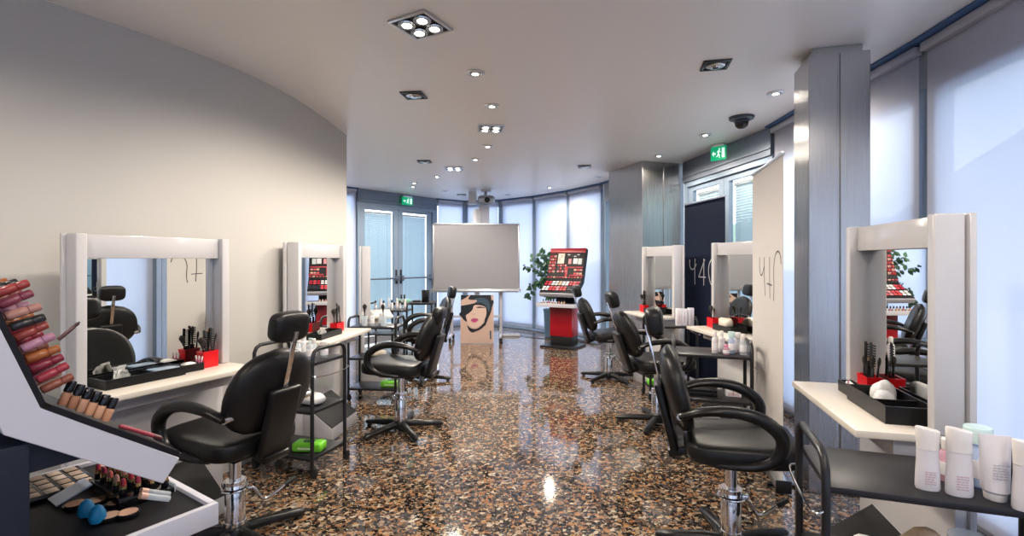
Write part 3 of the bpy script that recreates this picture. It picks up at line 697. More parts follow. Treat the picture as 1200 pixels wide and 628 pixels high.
def pouch(loc, rz, sx, sy, sz, m, label, cat='pouch', name='pouch', seed=1):
    rnd = random.Random(seed); mb = MB(); mb.pad(sx, sy, sz, T(0, 0, sz*0.96), 0.8, 0.6, 24, 12)
    for v in mb.bm.verts:
        if v.co.z > sz*0.4:
            v.co.z += sz*0.28*math.sin(v.co.x*37+seed)*math.cos(v.co.y*43+seed*2); v.co.x += sx*0.06*rnd.uniform(-1, 1); v.co.y += sy*0.06*rnd.uniform(-1, 1)
        v.co.z = max(v.co.z, 0.0008)
    o = mb.build(name, m, ang=70); place(o, loc, rz); return tag(o, label, cat)
def wipes(loc, rz, label):
    t = thing('wipes_pack', label, 'wet wipes', loc, rz)
    MB().pad(0.10, 0.052, 0.029, T(0, 0, 0.029), 0.28, 0.22, 32, 12).build('pack', 'green', t)
    MB().box(-0.035, 0.035, -0.018, 0.018, 0.0585, 0.062, bevel=0.004).build('flap', tint((0.04, 0.10, 0.05), 0.35), t)
    MB().box(-0.055, 0.055, -0.0535, -0.0525, 0.020, 0.032).build('stripe', tint((0.75, 0.85, 0.6), 0.4), t, smooth=False); return t

def brush(loc, tilt, az, h, kind, label, group):
    """a make-up brush, comb or pencil standing in a cup; base of the handle at loc"""
    q = Rz(az) @ Rx(tilt)
    if kind == 'comb':
        t = thing('comb', label, 'comb', loc, 0, group)
        MB().box(-0.012, 0.012, -0.002, 0.002, 0, h*0.5, bevel=0.0015, mtx=q).build('handle', 'wood', t)
        c = MB(); c.box(0.006, 0.020, -0.002, 0.002, h*0.5+0.0005, h, bevel=0.001, mtx=q)
        for k in range(9): c.box(-0.02, 0.0065, -0.0012, 0.0012, h*0.53+k*h*0.05, h*0.53+k*h*0.05+h*0.028, mtx=q)
        c.build('teeth', 'wood', t); return t
    if kind == 'pencil':
        t = thing('makeup_pencil', label, 'pencil', loc, 0, group)
        MB().lathe([(0.004, 0), (0.004, h*0.9)], 8, q).build('barrel', 'wood', t)
        MB().lathe([(0.004, h*0.9005), (0.0008, h)], 8, q).build('tip', tint((0.3, 0.16, 0.1), 0.6), t); return t
    t = thing('makeup_brush', label, 'make-up brush', loc, 0, group)
    MB().lathe([(0.003, 0), (0.0045, h*0.3), (0.0040, h*0.58)], 10, q).build('handle', 'wood', t)
    f = {'round': 1.0, 'big': 1.9, 'small': 0.7}[kind]
    MB().lathe([(0.0045, h*0.5805), (0.0055*f, h*0.73)], 12, q, 1, 0.75).build('ferrule', 'black', t)
    MB().lathe([(0.0056*f, h*0.7305), (0.0105*f, h*0.85), (0.0105*f, h*0.92), (0.005*f, h*0.985), (0.001, h)], 14, q, 1, 0.75).build('bristles', 'bristle', t)
    return t
def brush_cup(F, x, y, where, brushes, w=0.075, h=0.085, d=0.06):
    """red cup on a table with brushes; brushes: list of (dx, dy, tilt, az, h, kind)"""
    z = TABLE+0.0008
    c = thing('brush_cup', 'red plastic brush cup ' + where, 'cup', F(x, y, z), F.a, 'red brush cups')
    m = MB(); e = 0.003
    m.box(-w/2, w/2, -d/2, -d/2+e, 0, h); m.box(-w/2, w/2, d/2-e, d/2, 0, h); m.box(-w/2, -w/2+e, -d/2+e, d/2-e, 0, h); m.box(w/2-e, w/2, -d/2+e, d/2-e, 0, h); m.box(-w/2+e, w/2-e, -d/2+e, d/2-e, 0, 0.004)
    m.build('wall', 'red', c, smooth=False)
    m = MB()
    for a, b, cc, dd in ((-w/2-0.002, w/2+0.002, -d/2-0.002, -d/2), (-w/2-0.002, w/2+0.002, d/2, d/2+0.002), (-w/2-0.002, -w/2, -d/2, d/2), (w/2, w/2+0.002, -d/2, d/2)): m.box(a, b, cc, dd, h-0.008, h)
    m.build('rim', 'red', c, smooth=False)
    for dx, dy, tl, az, hh, kind in brushes:
        lab = {'comb': 'black comb', 'pencil': 'black make-up pencil', 'big': 'broad dark powder brush', 'round': 'dark round make-up brush', 'small': 'slim dark make-up brush'}[kind]
        brush(F(x+dx, y+dy, z+0.006), tl, F.a+az, hh*1.12, kind, lab + ' standing in the red cup ' + where, 'make-up tools in the red cup ' + where)
def tray(F, x, y, L, D, H, label):
    t = thing('tray', label, 'tray', F(x, y, TABLE+0.0008), F.a, 'black make-up trays')
    e = 0.006; m = MB()
    m.box(-L/2, L/2, -D/2, -D/2+e, 0, H); m.box(-L/2, L/2, D/2-e, D/2, 0, H); m.box(-L/2, -L/2+e, -D/2+e, D/2-e, 0, H); m.box(L/2-e, L/2, -D/2+e, D/2-e, 0, H)
    m.build('side_wall', 'blackpl', t, smooth=False)
    MB().box(-L/2+e, L/2-e, -D/2+e, D/2-e, 0, 0.006).build('bottom', 'blackpl', t, smooth=False)
    if L > 0.2: MB().box(-L*0.12, -L*0.12+0.004, -D/2+e, D/2-e, 0.0061, H*0.9).build('divider', 'blackpl', t, smooth=False)
    return t
def tissues(loc, rz, label, s=1.0, seed=2):
    rnd = random.Random(seed); mb = MB()
    for k in range(5):
        a = rnd.uniform(0, PI); wv = rnd.uniform(0.022, 0.038)*s; hh = rnd.uniform(0.05, 0.085)*s
        pts = []
        b = bmesh.new(); g = [[None]*7 for _ in range(5)]
        for i in range(5):
            for j in range(7):
                u = -1+2*j/6; v = i/4
                p = Vector((u*wv*(1-0.25*v), 0.012*math.sin(u*4+k)+0.014*v*math.cos(u*5+k*2), v*hh*(1-0.18*u*u)))
                g[i][j] = b.verts.new(Rz(a) @ p + Vector((rnd.uniform(-0.004, 0.004), rnd.uniform(-0.004, 0.004), 0.001)) + Vector((0.014*math.cos(k*1.3), 0.014*math.sin(k*1.3), 0)))
        for i in range(4):
            for j in range(6): b.faces.new((g[i][j], g[i][j+1], g[i+1][j+1], g[i+1][j]))
        bmesh.ops.solidify(b, geom=b.faces[:], thickness=0.0012)
        mb._merge(b)
    o = mb.build('tissue', 'tissue', ang=80); place(o, loc, rz); return tag(o, label, 'tissue')
def carton(loc, rz, w, d, h, label, group=None, c='print'):
    t = thing('carton', label, 'box', loc, rz, group)
    MB().box(-w/2, w/2, -d/2, d/2, 0, h, bevel=0.0015).build('box', 'card', t)
    p = MB(); printlines(p, w*0.7, h*0.12, h*0.6, -d/2-0.0002, 7, int(w*1e5)); p.box(-w*0.06, w*0.02, -d/2-0.0005, -d/2, h*0.2, h*0.85); p.build('print', c, t, smooth=False); return t

# ---------------------------------------------------------------- placing: six stations
def on(px, py, h=0.0):
    d = 580*(EYE-h)/(py-305); return (px-600)*d/580, d
L1 = Frame(-1.823, 2.583, 0.903, -0.430); L2 = Frame(-1.522, 4.018, 0.994, -0.11); L3 = Frame(-1.623, 5.654, 0.957, 0.29)
R1 = Frame(1.533, 2.05, -0.970, 0.2436); R2 = Frame(1.865, 4.16, -0.996, -0.09); R3 = Frame(1.63, 5.57, -0.973, -0.23)
station(L1, 0.74, 1.505, 'white mirror station on the cream wall, nearest the camera')
station(L2, 0.78, 1.515, 'white mirror station second along the cream wall, beside the first left trolley')
station(L3, 0.74, 1.53, 'white mirror station seen edge-on at the end of the cream wall')
station(R1, 0.74, 1.54, 'white mirror station on the right nearest the camera, before the window blinds')
station(R2, 0.78, 1.54, 'white mirror station between the navy banner and the white banner')
station(R3, 0.71, 1.54, 'white mirror station in front of the far steel pillar')

chair(-1.362, 2.435, -0.92, 0.39, 0.575, 'black salon chair at the left front, turned to the nearest left mirror', 15, 0.53, 0.87, -0.45)
chair(-0.905, 4.03, -0.985, 0.17, 0.575, 'black salon chair at the second left mirror station, seen from its side', 16, 0.39, 0.1, 0.2)
chair(-1.04, 5.71, -0.957, -0.29, 0.565, 'black salon chair farthest along the left row', 16, 0.47, 0.5, 0.9)
chair(1.04, 2.35, 0.955, -0.29, 0.572, 'black salon chair at the right front, beside the nearest right trolley', 14, 0.535, 0.942, 1.9)
chair(1.225, 4.18, 0.975, 0.1, 0.575, 'black salon chair in the middle of the right row', 19, 0.52, 0.6, 2.2)
chair(1.13, 5.77, 0.96, 0.1, 0.565, 'black salon chair farthest along the right row, by the steel pillar', 19, 0.50, 0.35, 1.6)

_, tl1, atl1, _l = trolley((-1.70, 3.26), (-1.256, 3.11), 0.32, 'black three-shelf trolley between the first two left mirrors')
_, tl2, atl2, _l = trolley((-1.60, 4.84), (-1.13, 4.80), 0.28, 'black three-shelf trolley at the end of the cream wall, behind the second left chair')
_, tl3, atl3, _l = trolley((-1.86, 6.42), (-1.36, 6.40), 0.30, 'black trolley farthest back on the left, carrying a row of bottles')
_, tr1, atr1, _l = trolley((0.906, 1.428), (1.493, 1.228), 0.34, 'black three-shelf trolley in the right foreground with white bottles')
_, tr2, atr2, _l = trolley((1.13, 3.46), (1.605, 3.31), 0.32, 'black three-shelf trolley before the white banner, behind the right front chair')
_, tr3, atr3, _l = trolley((1.36, 4.86), (1.82, 4.86), 0.25, 'black trolley beside the farthest right mirror with white cartons')

# goods on the right foreground trolley
def w3(px, py, h): x, d = on(px, py, h); return (x, d, h+0.0008)
top = TR[0]
lotion(w3(1087, 573, top), atr1, 0.172, 0.060, 'white lotion bottle at the left end of the row on the front right trolley')
lotion(w3(1124, 580, top), atr1, 0.182, 0.064, 'taller white lotion bottle next to the cream tube on the front right trolley')
squeeze_tube(w3(1166, 585, top), atr1, 0.174, 0.072, 'white cream tube standing on its cap on the front right trolley')
lotion(w3(1203, 598, top), atr1, 0.178, 0.062, 'white lotion bottle cut by the right edge of the picture')
clear_bottle(w3(1109, 563, top), atr1, 0.125, 0.040, 'small rose clear bottle behind the two white lotion bottles', 'clearpink', 'cap', 'dome')
clear_bottle(w3(1146, 568, top), atr1, 0.168, 0.066, 'pale blue clear bottle with a wide teal cap behind the cream tube', 'clearblue', 'teal', 'wide')
t = thing('round_brush', 'black round hair brush standing behind the cream tube', 'hair brush', w3(1190, 574, top), atr1)
MB().lathe([(0.012, 0), (0.014, 0.03), (0.012, 0.055)], 14).build('handle', 'blackpl', t); MB().lathe([(0.022, 0.0555), (0.028, 0.065), (0.028, 0.12), (0.020, 0.132)], 20).build('bristles', 'bristle', t)
pouch(tr1(0.16, 0.12, 1), atr1, 0.07, 0.045, 0.055, 'tissue', 'crumpled white cloth on the middle shelf of the front right trolley', 'cloth', 'cloth', 3)
pouch(tr1(0.30, 0.17, 1), atr1+0.3, 0.06, 0.05, 0.07, 'paper', 'brown pouch on the middle shelf of the front right trolley', 'pouch', 'pouch', 5)
t = thing('clear_jar', 'round clear jar on the middle shelf of the front right trolley', 'jar', tr1(0.42, 0.20, 1), 0)
MB().lathe([(0.045, 0), (0.048, 0.005), (0.048, 0.10), (0.046, 0.105)], 28).build('body', 'clearpl', t); MB().lathe([(0.050, 0.1055), (0.050, 0.125), (0.045, 0.130)], 28).build('lid', 'clearpl', t)

# goods on the other trolleys
for k, (x, y, h, wd, cp, sh) in enumerate(((0.20, 0.22, 0.13, 0.045, 'cap', 'dome'), (0.26, 0.10, 0.15, 0.05, 'cap', 'wide'), (0.31, 0.20, 0.12, 0.045, 'cap', 'dome'), (0.355, 0.11, 0.14, 0.045, 'teal', 'pump'), (0.405, 0.19, 0.11, 0.05, 'cap', 'wide'))):
    clear_bottle(tl1(x, y, 0), atl1, h, wd, ('clear bottle with a domed cap at the left of the first left trolley', 'tall clear bottle with a wide white cap on the first left trolley', 'clear bottle with a domed cap in the middle of the first left trolley', 'clear pump bottle with a pale teal head on the first left trolley', 'short clear bottle with a wide cap on the first left trolley')[k], 'clearpl', cp, sh, 'clear bottles on the first left trolley')
pouch(tl1(0.34, 0.15, 1), atl1, 0.085, 0.06, 0.035, 'tissue', 'white plastic pouch on the middle shelf of the first left trolley', 'pouch', 'pouch', 8)
wipes(tl1(0.345, 0.12, 2), atl1+0.25, 'bright green wipes pack on the bottom shelf of the first left trolley')
t = thing('paper_bag', 'small brown paper bag on the bottom shelf of the first left trolley', 'bag', tl1(0.09, 0.10, 2), atl1+0.2)
MB().prism([(-0.06, -0.04), (0.05, -0.045), (0.06, 0.035), (-0.05, 0.045)], 0, 0.05, bevel=0.006).build('body', 'paper', t); MB().box(-0.05, 0.05, -0.004, 0.004, 0.0505, 0.075, bevel=0.002, mtx=T(0, 0, 0) @ Rx(0.2)).build('fold', 'paper', t)

for k, (x, y, h, wd) in enumerate(((0.20, 0.10, 0.14, 0.05), (0.27, 0.16, 0.12, 0.05), (0.08, 0.14, 0.13, 0.05))):
    clear_bottle(tl2(x, y, 0), atl2, h, wd, ('clear bottle standing nearest the front on the trolley by the wall end', 'clear bottle standing behind on the trolley by the wall end', 'clear bottle at the left on the trolley by the wall end')[k], 'clearpl', 'cap', 'dome', 'clear bottles on the trolley by the wall end')
for k, (x, y, az) in enumerate(((0.135, 0.07, 0.4), (0.33, 0.07, -0.5))):
    q = tl2(x, y, 0); lb = ('left clear glass holding one brush on the trolley by the wall end', 'right clear glass holding one brush on the trolley by the wall end')[k]
    t = thing('brush_glass', lb, 'glass', q, 0, 'brush glasses on the trolley by the wall end')
    gm = MB(); gm.lathe([(0.026, 0), (0.030, 0.003), (0.032, 0.10), (0.030, 0.10), (0.028, 0.006), (0.002, 0.005)], 24); gm.build('body', 'clearpl', t); MB().tube([(0.031*math.cos(k*PI/12), 0.031*math.sin(k*PI/12), 0.1018) for k in range(24)], 0.0014, 6, closed=True).build('lip', 'clearpl', t)
    brush((q[0], q[1], q[2]+0.008), 0.06, az, 0.21, 'big', 'dark powder brush standing in the ' + lb.split(' holding')[0] + ' by the wall end', 'powder brushes by the wall end')
wipes(tl2(0.40, 0.10, 2), atl2, 'green wipes pack on the bottom shelf behind the second left chair')
pouch(tl2(0.24, 0.12, 1), atl2, 0.09, 0.07, 0.03, 'beige', 'pale pouch on the middle shelf of the trolley by the wall end', 'pouch', 'pouch', 11)
for k in range(8):
    h = (0.12, 0.14, 0.12, 0.15, 0.13, 0.15, 0.12, 0.14)[k]
    clear_bottle(tl3(0.06+0.054*k, 0.10+0.05*(k % 2), 0), atl3, h, 0.036, ('first', 'second', 'third', 'fourth', 'fifth', 'sixth', 'seventh', 'eighth')[k] + ' bottle from the left in the row on the farthest left trolley', 'bot' if k % 3 else 'clearpl', 'cap' if k % 2 else 'black', 'dome', 'bottles on the farthest left trolley')

for k, (x, y, h, wd, b, cp, sh, lb) in enumerate((
        (0.275, 0.09, 0.155, 0.042, 'bot', 'cap', 'dome', 'white bottle at the left of the group on the trolley by the white banner'),
        (0.325, 0.16, 0.150, 0.042, 'bot', 'cap', 'dome', 'white bottle second in the group on the trolley by the white banner'),
        (0.345, 0.06, 0.070, 0.045, 'clearpink', 'pink', 'dome', 'low rose bottle on the trolley by the white banner'),
        (0.385, 0.12, 0.150, 0.046, 'clearblue', 'teal', 'wide', 'blue bottle with a teal cap on the trolley by the white banner'),
        (0.430, 0.17, 0.140, 0.045, 'bot', 'cap', 'wide', 'pearly bottle with a wide cap on the trolley by the white banner'),
        (0.455, 0.08, 0.145, 0.045, 'clearpl', 'cap', 'dome', 'clear bottle at the right end of the trolley by the white banner'))):
    clear_bottle(tr2(x, y, 0), atr2, h, wd, lb, b, cp, sh, 'bottles on the trolley by the white banner')
carton(tr2(0.40, 0.16, 1), atr2, 0.10, 0.07, 0.045, 'flat white carton on the middle shelf of the trolley by the white banner')
t = thing('palette_case', 'black case lying on the middle shelf of the trolley by the white banner', 'case', tr2(0.18, 0.16, 1), atr2)
MB().box(-0.11, 0.11, -0.08, 0.08, 0, 0.03, bevel=0.006).build('base', 'blackpl', t); MB().box(-0.11, 0.11, -0.08, 0.08, 0.031, 0.05, bevel=0.006).build('lid', 'blackpl', t)
for k, (x, y, h) in enumerate(((0.30, 0.07, 0.17), (0.355, 0.075, 0.165), (0.42, 0.07, 0.175))):
    carton(tr3(x, y, 0), atr3, 0.052, 0.045, h, ('left', 'middle', 'right')[k] + ' white printed carton of three on the trolley before the navy banner', 'cartons on the trolley before the navy banner')
wipes(tr3(0.10, 0.10, 2), atr3, 'green wipes pack on the bottom shelf behind the middle right chair')

# ---------------------------------------------------------------- goods on the station tables
BR = [(-0.02, 0.008, 0.10, 0.5, 0.20, 'round'), (0.0, -0.008, -0.05, 1.5, 0.22, 'comb'), (0.018, 0.010, -0.16, 2.6, 0.18, 'round'), (-0.006, 0.012, 0.22, 2.0, 0.17, 'small'), (0.022, -0.010, -0.12, 0.3, 0.19, 'big'), (-0.024, -0.008, 0.16, -0.6, 0.19, 'big')]
# first left table (local +x is towards the camera end)
brush_cup(L1, -0.235, 0.005, 'on the nearest left table', [(-0.02, 0.008, 0.0, 0.5, 0.19, 'comb'), (0.012, 0.010, 0.03, 0.2, 0.18, 'comb'), (0.010, -0.004, 0.20, 1.9, 0.15, 'big'), (-0.006, -0.012, -0.05, 1.0, 0.19, 'round'), (-0.024, -0.010, 0.16, -1.9, 0.16, 'small'), (0.004, 0.0, -0.02, 0.6, 0.19, 'pencil')], 0.085, 0.09)
tray(L1, 0.12, 0.02, 0.36, 0.15, 0.045, 'long black tray below the nearest left mirror')
tray(L1, -0.125, 0.01, 0.11, 0.10, 0.04, 'small black tray beside the red cup on the nearest left table')
tissues(L1(0.19, 0.0, TABLE+0.0075), L1.a, 'white tissue standing in the long tray at the nearest left mirror', 1.0, 3)
pouch(L1(-0.125, 0.01, TABLE+0.0075), L1.a, 0.038, 0.032, 0.020, 'tissue', 'cotton pads in the small tray on the nearest left table', 'cotton pads', 'cotton_pad', 4)
t = thing('palette_case', 'flat pale blue case lying in the long tray at the nearest left mirror', 'case', L1(0.008, 0.02, TABLE+0.0075), L1.a)
MB().box(-0.06, 0.06, -0.045, 0.045, 0, 0.022, bevel=0.004).build('base', tint((0.10, 0.12, 0.15), 0.2), t); MB().box(-0.06, 0.06, -0.045, 0.045, 0.0225, 0.036, bevel=0.004).build('lid', tint((0.30, 0.38, 0.48), 0.12), t)
for k in range(3):
    q = L1(-0.168-0.006*k, 0.045-0.02*k, TABLE+0.0085); p2 = thing('lip_pencil', 'pink capped lip pencil standing between the small tray and the red cup', 'pencil', q, L1.a, 'pink lip pencils on the nearest left table')
    mm = Rx(0.12*(k-1)) @ Ry(0.1*(k-1)); MB().lathe([(0.0042, 0), (0.0042, 0.045)], 10, mm).build('barrel', 'pink', p2); MB().lathe([(0.0046, 0.0455), (0.0046, 0.062), (0.002, 0.066)], 10, mm).build('cap', 'white', p2)
# second left table
brush_cup(L2, -0.16, 0.03, 'on the second left table', [(-0.05, 0.008, 0.08, 0.5, 0.19, 'round'), (0.0, -0.004, 0.0, 0.2, 0.21, 'comb'), (0.046, 0.0, 0.10, 1.6, 0.17, 'big'), (-0.028, -0.006, 0.05, 0.4, 0.17, 'big'), (0.024, 0.008, -0.04, 0.3, 0.20, 'comb')], 0.13, 0.075)
tray(L2, 0.13, 0.07, 0.34, 0.12, 0.045, 'black tray below the second left mirror')
tissues(L2(0.15, 0.06, TABLE+0.0075), L2.a, 'white tissue in the tray at the second left mirror', 0.85, 6)
# first right table (local +x is away from the camera)
brush_cup(R1, 0.20, -0.035, 'on the nearest right table', [(-0.02, 0.0, 0.02, 0.2, 0.20, 'comb'), (0.012, 0.0, 0.0, 0.5, 0.20, 'comb'), (0.024, 0.01, 0.20, 1.3, 0.14, 'small'), (-0.03, -0.01, -0.16, 1.8, 0.15, 'small'), (0.03, -0.012, 0.12, 2.2, 0.16, 'pencil'), (0.0, 0.012, 0.06, 0.4, 0.14, 'pencil'), (-0.012, -0.01, -0.10, 0.9, 0.15, 'round')], 0.10, 0.08)
tray(R1, -0.10, 0.018, 0.34, 0.17, 0.065, 'long black tray below the nearest right mirror')
tray(R1, 0.155, 0.055, 0.14, 0.055, 0.05, 'small black tray in front of the red cup on the nearest right table')
pouch(R1(0.008, -0.005, TABLE+0.0075), R1.a, 0.042, 0.040, 0.045, 'tissue', 'white cotton wool in the long tray at the nearest right mirror', 'cotton wool', 'cotton_wool', 7)
pouch(R1(-0.093, 0.03, TABLE+0.0075), R1.a, 0.036, 0.036, 0.038, 'tissue', 'white tissue pack in the middle of the nearest right tray', 'tissue', 'tissue_pack', 9)
pouch(R1(0.155, 0.055, TABLE+0.0075), R1.a, 0.048, 0.015, 0.026, 'tissue', 'cotton pads in the small tray on the nearest right table', 'cotton pads', 'cotton_pad', 2)
q = R1(0.085, 0.093, TABLE+0.001); p2 = thing('tweezers', 'pink handled tweezers leaning on the small tray of the nearest right table', 'tweezers', q, R1.a)
MB().tube([(0, 0, 0.001), (0.006, -0.004, 0.075)], 0.0035, 8, rw=0.002).build('arm', 'pink', p2); MB().tube([(0.008, 0, 0.001), (0.011, -0.004, 0.075)], 0.0035, 8, rw=0.002).build('arm', 'blackpl', p2)
# second right table
brush_cup(R2, 0.28, 0.038, 'on the table between the banners', [(0.02, 0.0, 0.20, 1.4, 0.17, 'big'), (-0.01, 0.0, 0.05, 0.5, 0.15, 'small'), (0.0, 0.01, -0.1, 0.8, 0.16, 'round')], 0.11, 0.085)
tray(R2, 0.02, 0.03, 0.30, 0.14, 0.05, 'black tray below the mirror between the banners')
pouch(R2(0.078, 0.03, TABLE+0.0075), R2.a, 0.066, 0.045, 0.05, 'beige', 'pale cloth pouch in the tray of the table between the banners', 'pouch', 'pouch', 12)
# third right table
brush_cup(R3, 0.225, 0.036, 'on the farthest right table', [(-0.02, 0.0, 0.0, 0.5, 0.22, 'comb'), (0.012, 0.0, 0.05, 0.2, 0.21, 'comb'), (0.0, 0.012, 0.12, 2.2, 0.18, 'big'), (0.024, 0.0, -0.14, 1.2, 0.18, 'round')], 0.10, 0.08)
tray(R3, -0.0, 0.03, 0.26, 0.13, 0.055, 'black tray below the farthest right mirror')
tissues(R3(0.02, 0.02, TABLE+0.0075), R3.a, 'white tissue in the tray at the farthest right mirror', 0.7, 8)

# ---------------------------------------------------------------- roll-up banners
def strokes(mb, lines, wd, y):
    """ribbon lettering: lines of (right, up) points as seen from the front"""
    for ln in lines:
        pts = [Vector((-u, 0, v)) for u, v in ln]
        pts = smoothpath(pts, 6) if len(pts) > 2 else pts
        for a, b in zip(pts, pts[1:]):
            d = (b-a); 
            if d.length < 1e-6: continue
            d.normalize(); n = Vector((-d.z, 0, d.x))*wd; a2 = a-d*wd*0.5; b2 = b+d*wd*0.5
            R = Matrix(((1, 0, 0, 0), (0, 0, 1, 0), (0, 1, 0, 0), (0, 0, 0, 1)))
            mb.prism([(q.x, q.z) for q in (a2-n, b2-n, b2+n, a2+n)], y, y+0.0006, R)
LOGO = [[(0.00, 0.27), (0.005, 0.20), (0.045, 0.165), (0.10, 0.175), (0.145, 0.225)], [(0.118, 0.28), (0.112, 0.14), (0.115, 0.0)],
        [(0.315, 0.27), (0.195, 0.085)], [(0.195, 0.085), (0.335, 0.085)], [(0.302, 0.28), (0.298, 0.0)],
        [(0.46, 0.285), (0.405, 0.22), (0.395, 0.13), (0.43, 0.03), (0.475, 0.01), (0.525, 0.07), (0.535, 0.16), (0.51, 0.25), (0.46, 0.285)]]
LOGO_B = [[(0.00, 0.275), (0.00, 0.20), (0.03, 0.155), (0.075, 0.16), (0.125, 0.215)], [(0.128, 0.275), (0.13, 0.14), (0.150, 0.02)],
          [(0.262, 0.275), (0.262, 0.14), (0.270, 0.01)], [(0.20, 0.102), (0.315, 0.095)],
          [(0.52, 0.235), (0.50, 0.29), (0.45, 0.31), (0.39, 0.28), (0.36, 0.20), (0.365, 0.08), (0.355, 0.0)]]
def banner(far, near, top, mat_, ink, label, logo, u0, v0, wd):
    far = Vector(far); near = Vector(near); W = (far-near).length; d = (far-near).normalized()
    c = (far+near)/2; n = Vector((-d.y, d.x)); F = Frame(c.x, c.y, n.x, n.y)
    t = thing('banner_stand', label, 'banner', F(0, 0), F.a)
    MB().box(-W/2, W/2, -0.001, 0.001, 0.075, top-0.012).build('banner_sheet', mat_, t, smooth=False)
    MB().box(-W/2-0.004, W/2+0.004, -0.010, 0.010, top-0.012, top+0.008, bevel=0.005).build('top_rail', 'alu', t)
    MB().box(-W/2-0.01, W/2+0.01, -0.040, 0.040, 0.012, 0.075, bevel=0.014, seg=3).build('base_cassette', 'alu', t)
    for s in (-1, 1): MB().box(s*W*0.36-0.015, s*W*0.36+0.015, -0.12, 0.06, 0.0, 0.0115, bevel=0.003).build('foot', 'blackpl', t)
    MB().tube([(0, -0.022, 0.0755), (0, -0.012, top-0.01)], 0.008, 10).build('support_pole', 'alu', t)
    for s in (-1, 1): MB().box(s*(W/2+0.0105)-0.006, s*(W/2+0.0105)+0.006, -0.043, 0.043, 0.004, 0.08, bevel=0.005).build('end_cap', 'black', t)
    m = MB(); strokes(m, [[(u-W/2+u0, v+v0) for u, v in ln] for ln in logo], wd, 0.0014)
    m.build('lettering', ink, t, smooth=False); return t
banner((1.99, 5.70), (2.11, 4.90), 2.02, 'fabricn', 'inkw', 'navy blue roll-up banner with pale handwritten Y40 lettering', LOGO, 0.115, 1.115, 0.0062)
banner((1.79, 3.68), (1.605, 2.93), 2.015, 'fabricw', 'inkb', 'white roll-up banner with dark handwritten lettering beside the near steel pillar', LOGO_B, 0.215, 1.125, 0.0045)

# ---------------------------------------------------------------- mobile whiteboard, projector, poster
t = thing('whiteboard', 'large mobile whiteboard on castors in front of the far windows', 'whiteboard', (-0.610, 8.42, 0), PI)
Wb, z0, z1 = 1.48, 0.87, 2.005
MB().box(-Wb/2+0.02, Wb/2-0.02, -0.008, 0.008, z0+0.02, z1-0.02).build('board', 'board', t, smooth=False)
f = MB()
for a, b, c, d in ((-Wb/2, Wb/2, z0, z0+0.022), (-Wb/2, Wb/2, z1-0.022, z1), (-Wb/2, -Wb/2+0.022, z0+0.022, z1-0.022), (Wb/2-0.022, Wb/2, z0+0.022, z1-0.022)): f.box(a, b, -0.014, 0.014, c, d, bevel=0.003)
f.build('frame', 'alu', t)
MB().box(-Wb/2+0.02, Wb/2-0.01, 0.0145, 0.085, z0-0.030, z0+0.012, bevel=0.004).build('pen_tray', 'alu', t); 
for s in (-1, 1):
    MB().box(s*(Wb/2+0.010)-0.0095, s*(Wb/2+0.010)+0.0095, -0.02, 0.09, z0-0.03, z0+0.03, bevel=0.004).build('corner_bracket', 'projg', t)
    x = s*0.42
    p = MB(); p.box(x-0.025, x+0.025, -0.075, -0.045, 0.13, 1.75, bevel=0.008); p.box(x-0.02, x+0.02, -0.046, -0.0145, 1.45, 1.51); p.box(x-0.02, x+0.02, -0.046, -0.0145, 1.0, 1.06)
    p.build('stand_post', 'whitedisp', t)
    MB().box(x-0.022, x+0.022, -0.30, 0.24, 0.088, 0.128, bevel=0.010).build('foot_beam', 'whitedisp', t)
    for y in (-0.27, 0.20):
        c = MB(); c.box(x-0.016, x+0.016, y-0.02, y+0.02, 0.066, 0.0875, bevel=0.004); c.box(x-0.024, x-0.019, y-0.016, y+0.016, 0.03, 0.075); c.box(x+0.019, x+0.024, y-0.016, y+0.016, 0.03, 0.075); k = c.build('caster', 'black', t)
        MB().lathe_axis([(0.030, 0), (0.036, 0.15), (0.036, 0.85), (0.030, 1)], (x-0.017, y, 0.0365), (x+0.017, y, 0.0365), 20).build('wheel', 'rubber', k)
MB().box(-0.395, 0.395, -0.07, -0.05, 0.40, 0.44, bevel=0.005).build('cross_bar', 'whitedisp', t)

t = thing('poster_stand', 'portrait poster of a dark-haired woman standing below the whiteboard', 'poster', (-0.580, 8.19, 0), PI)
lean = Rx(math.radians(4))
pt = T(0, -0.02, 0.006) @ lean                       # leans back a little
MB().box(-0.275, 0.275, -0.012, -0.0005, 0, 0.80, mtx=pt).build('backing_board', 'card', t, smooth=False)
pr = MB(); layers = ['skin', 'skin2', 'hair', 'hairb', 'lips', 'eye', tint((0.58, 0.42, 0.35), 0.4)]
def sh(mi, poly, lay):
    pr.mi = mi; R = pt @ Matrix(((1, 0, 0, 0), (0, 0, 1, 0), (0, 1, 0, 0), (0, 0, 0, 1)))
    pr.prism([(-((cx-80)/350*0.55-0.275), (585-cy)/350*0.538) for cx, cy in poly], 0.0002*lay, 0.0002*lay+0.0001, R)
def cl(pts, n=4): return [(p.x, p.y) for p in smoothpath([(a, b, 0) for a, b in pts], n, True)]
sh(0, [(81, 66), (429, 66), (429, 584), (81, 584)], 0)
sh(6, cl([(150, 210), (230, 165), (320, 180), (352, 250), (335, 330), (290, 390), (230, 420), (175, 395), (150, 330), (140, 270)]), 1)
sh(1, cl([(165, 410), (230, 425), (300, 395), (330, 400), (300, 440), (240, 470), (180, 450)]), 2)
sh(2, [(81, 66), (400, 66)] + cl([(405, 120), (412, 200), (395, 270), (372, 320), (340, 400), (328, 385), (335, 330), (352, 280), (350, 215), (325, 188), (270, 176), (222, 180), (205, 225), (170, 262), (135, 290), (148, 350), (125, 345), (95, 310), (84, 250)])[:-4] + [(81, 250)], 3)
sh(2, cl([(150, 395), (190, 425), (245, 432), (290, 405), (330, 365), (326, 405), (285, 440), (235, 462), (205, 472), (170, 448)]), 4)
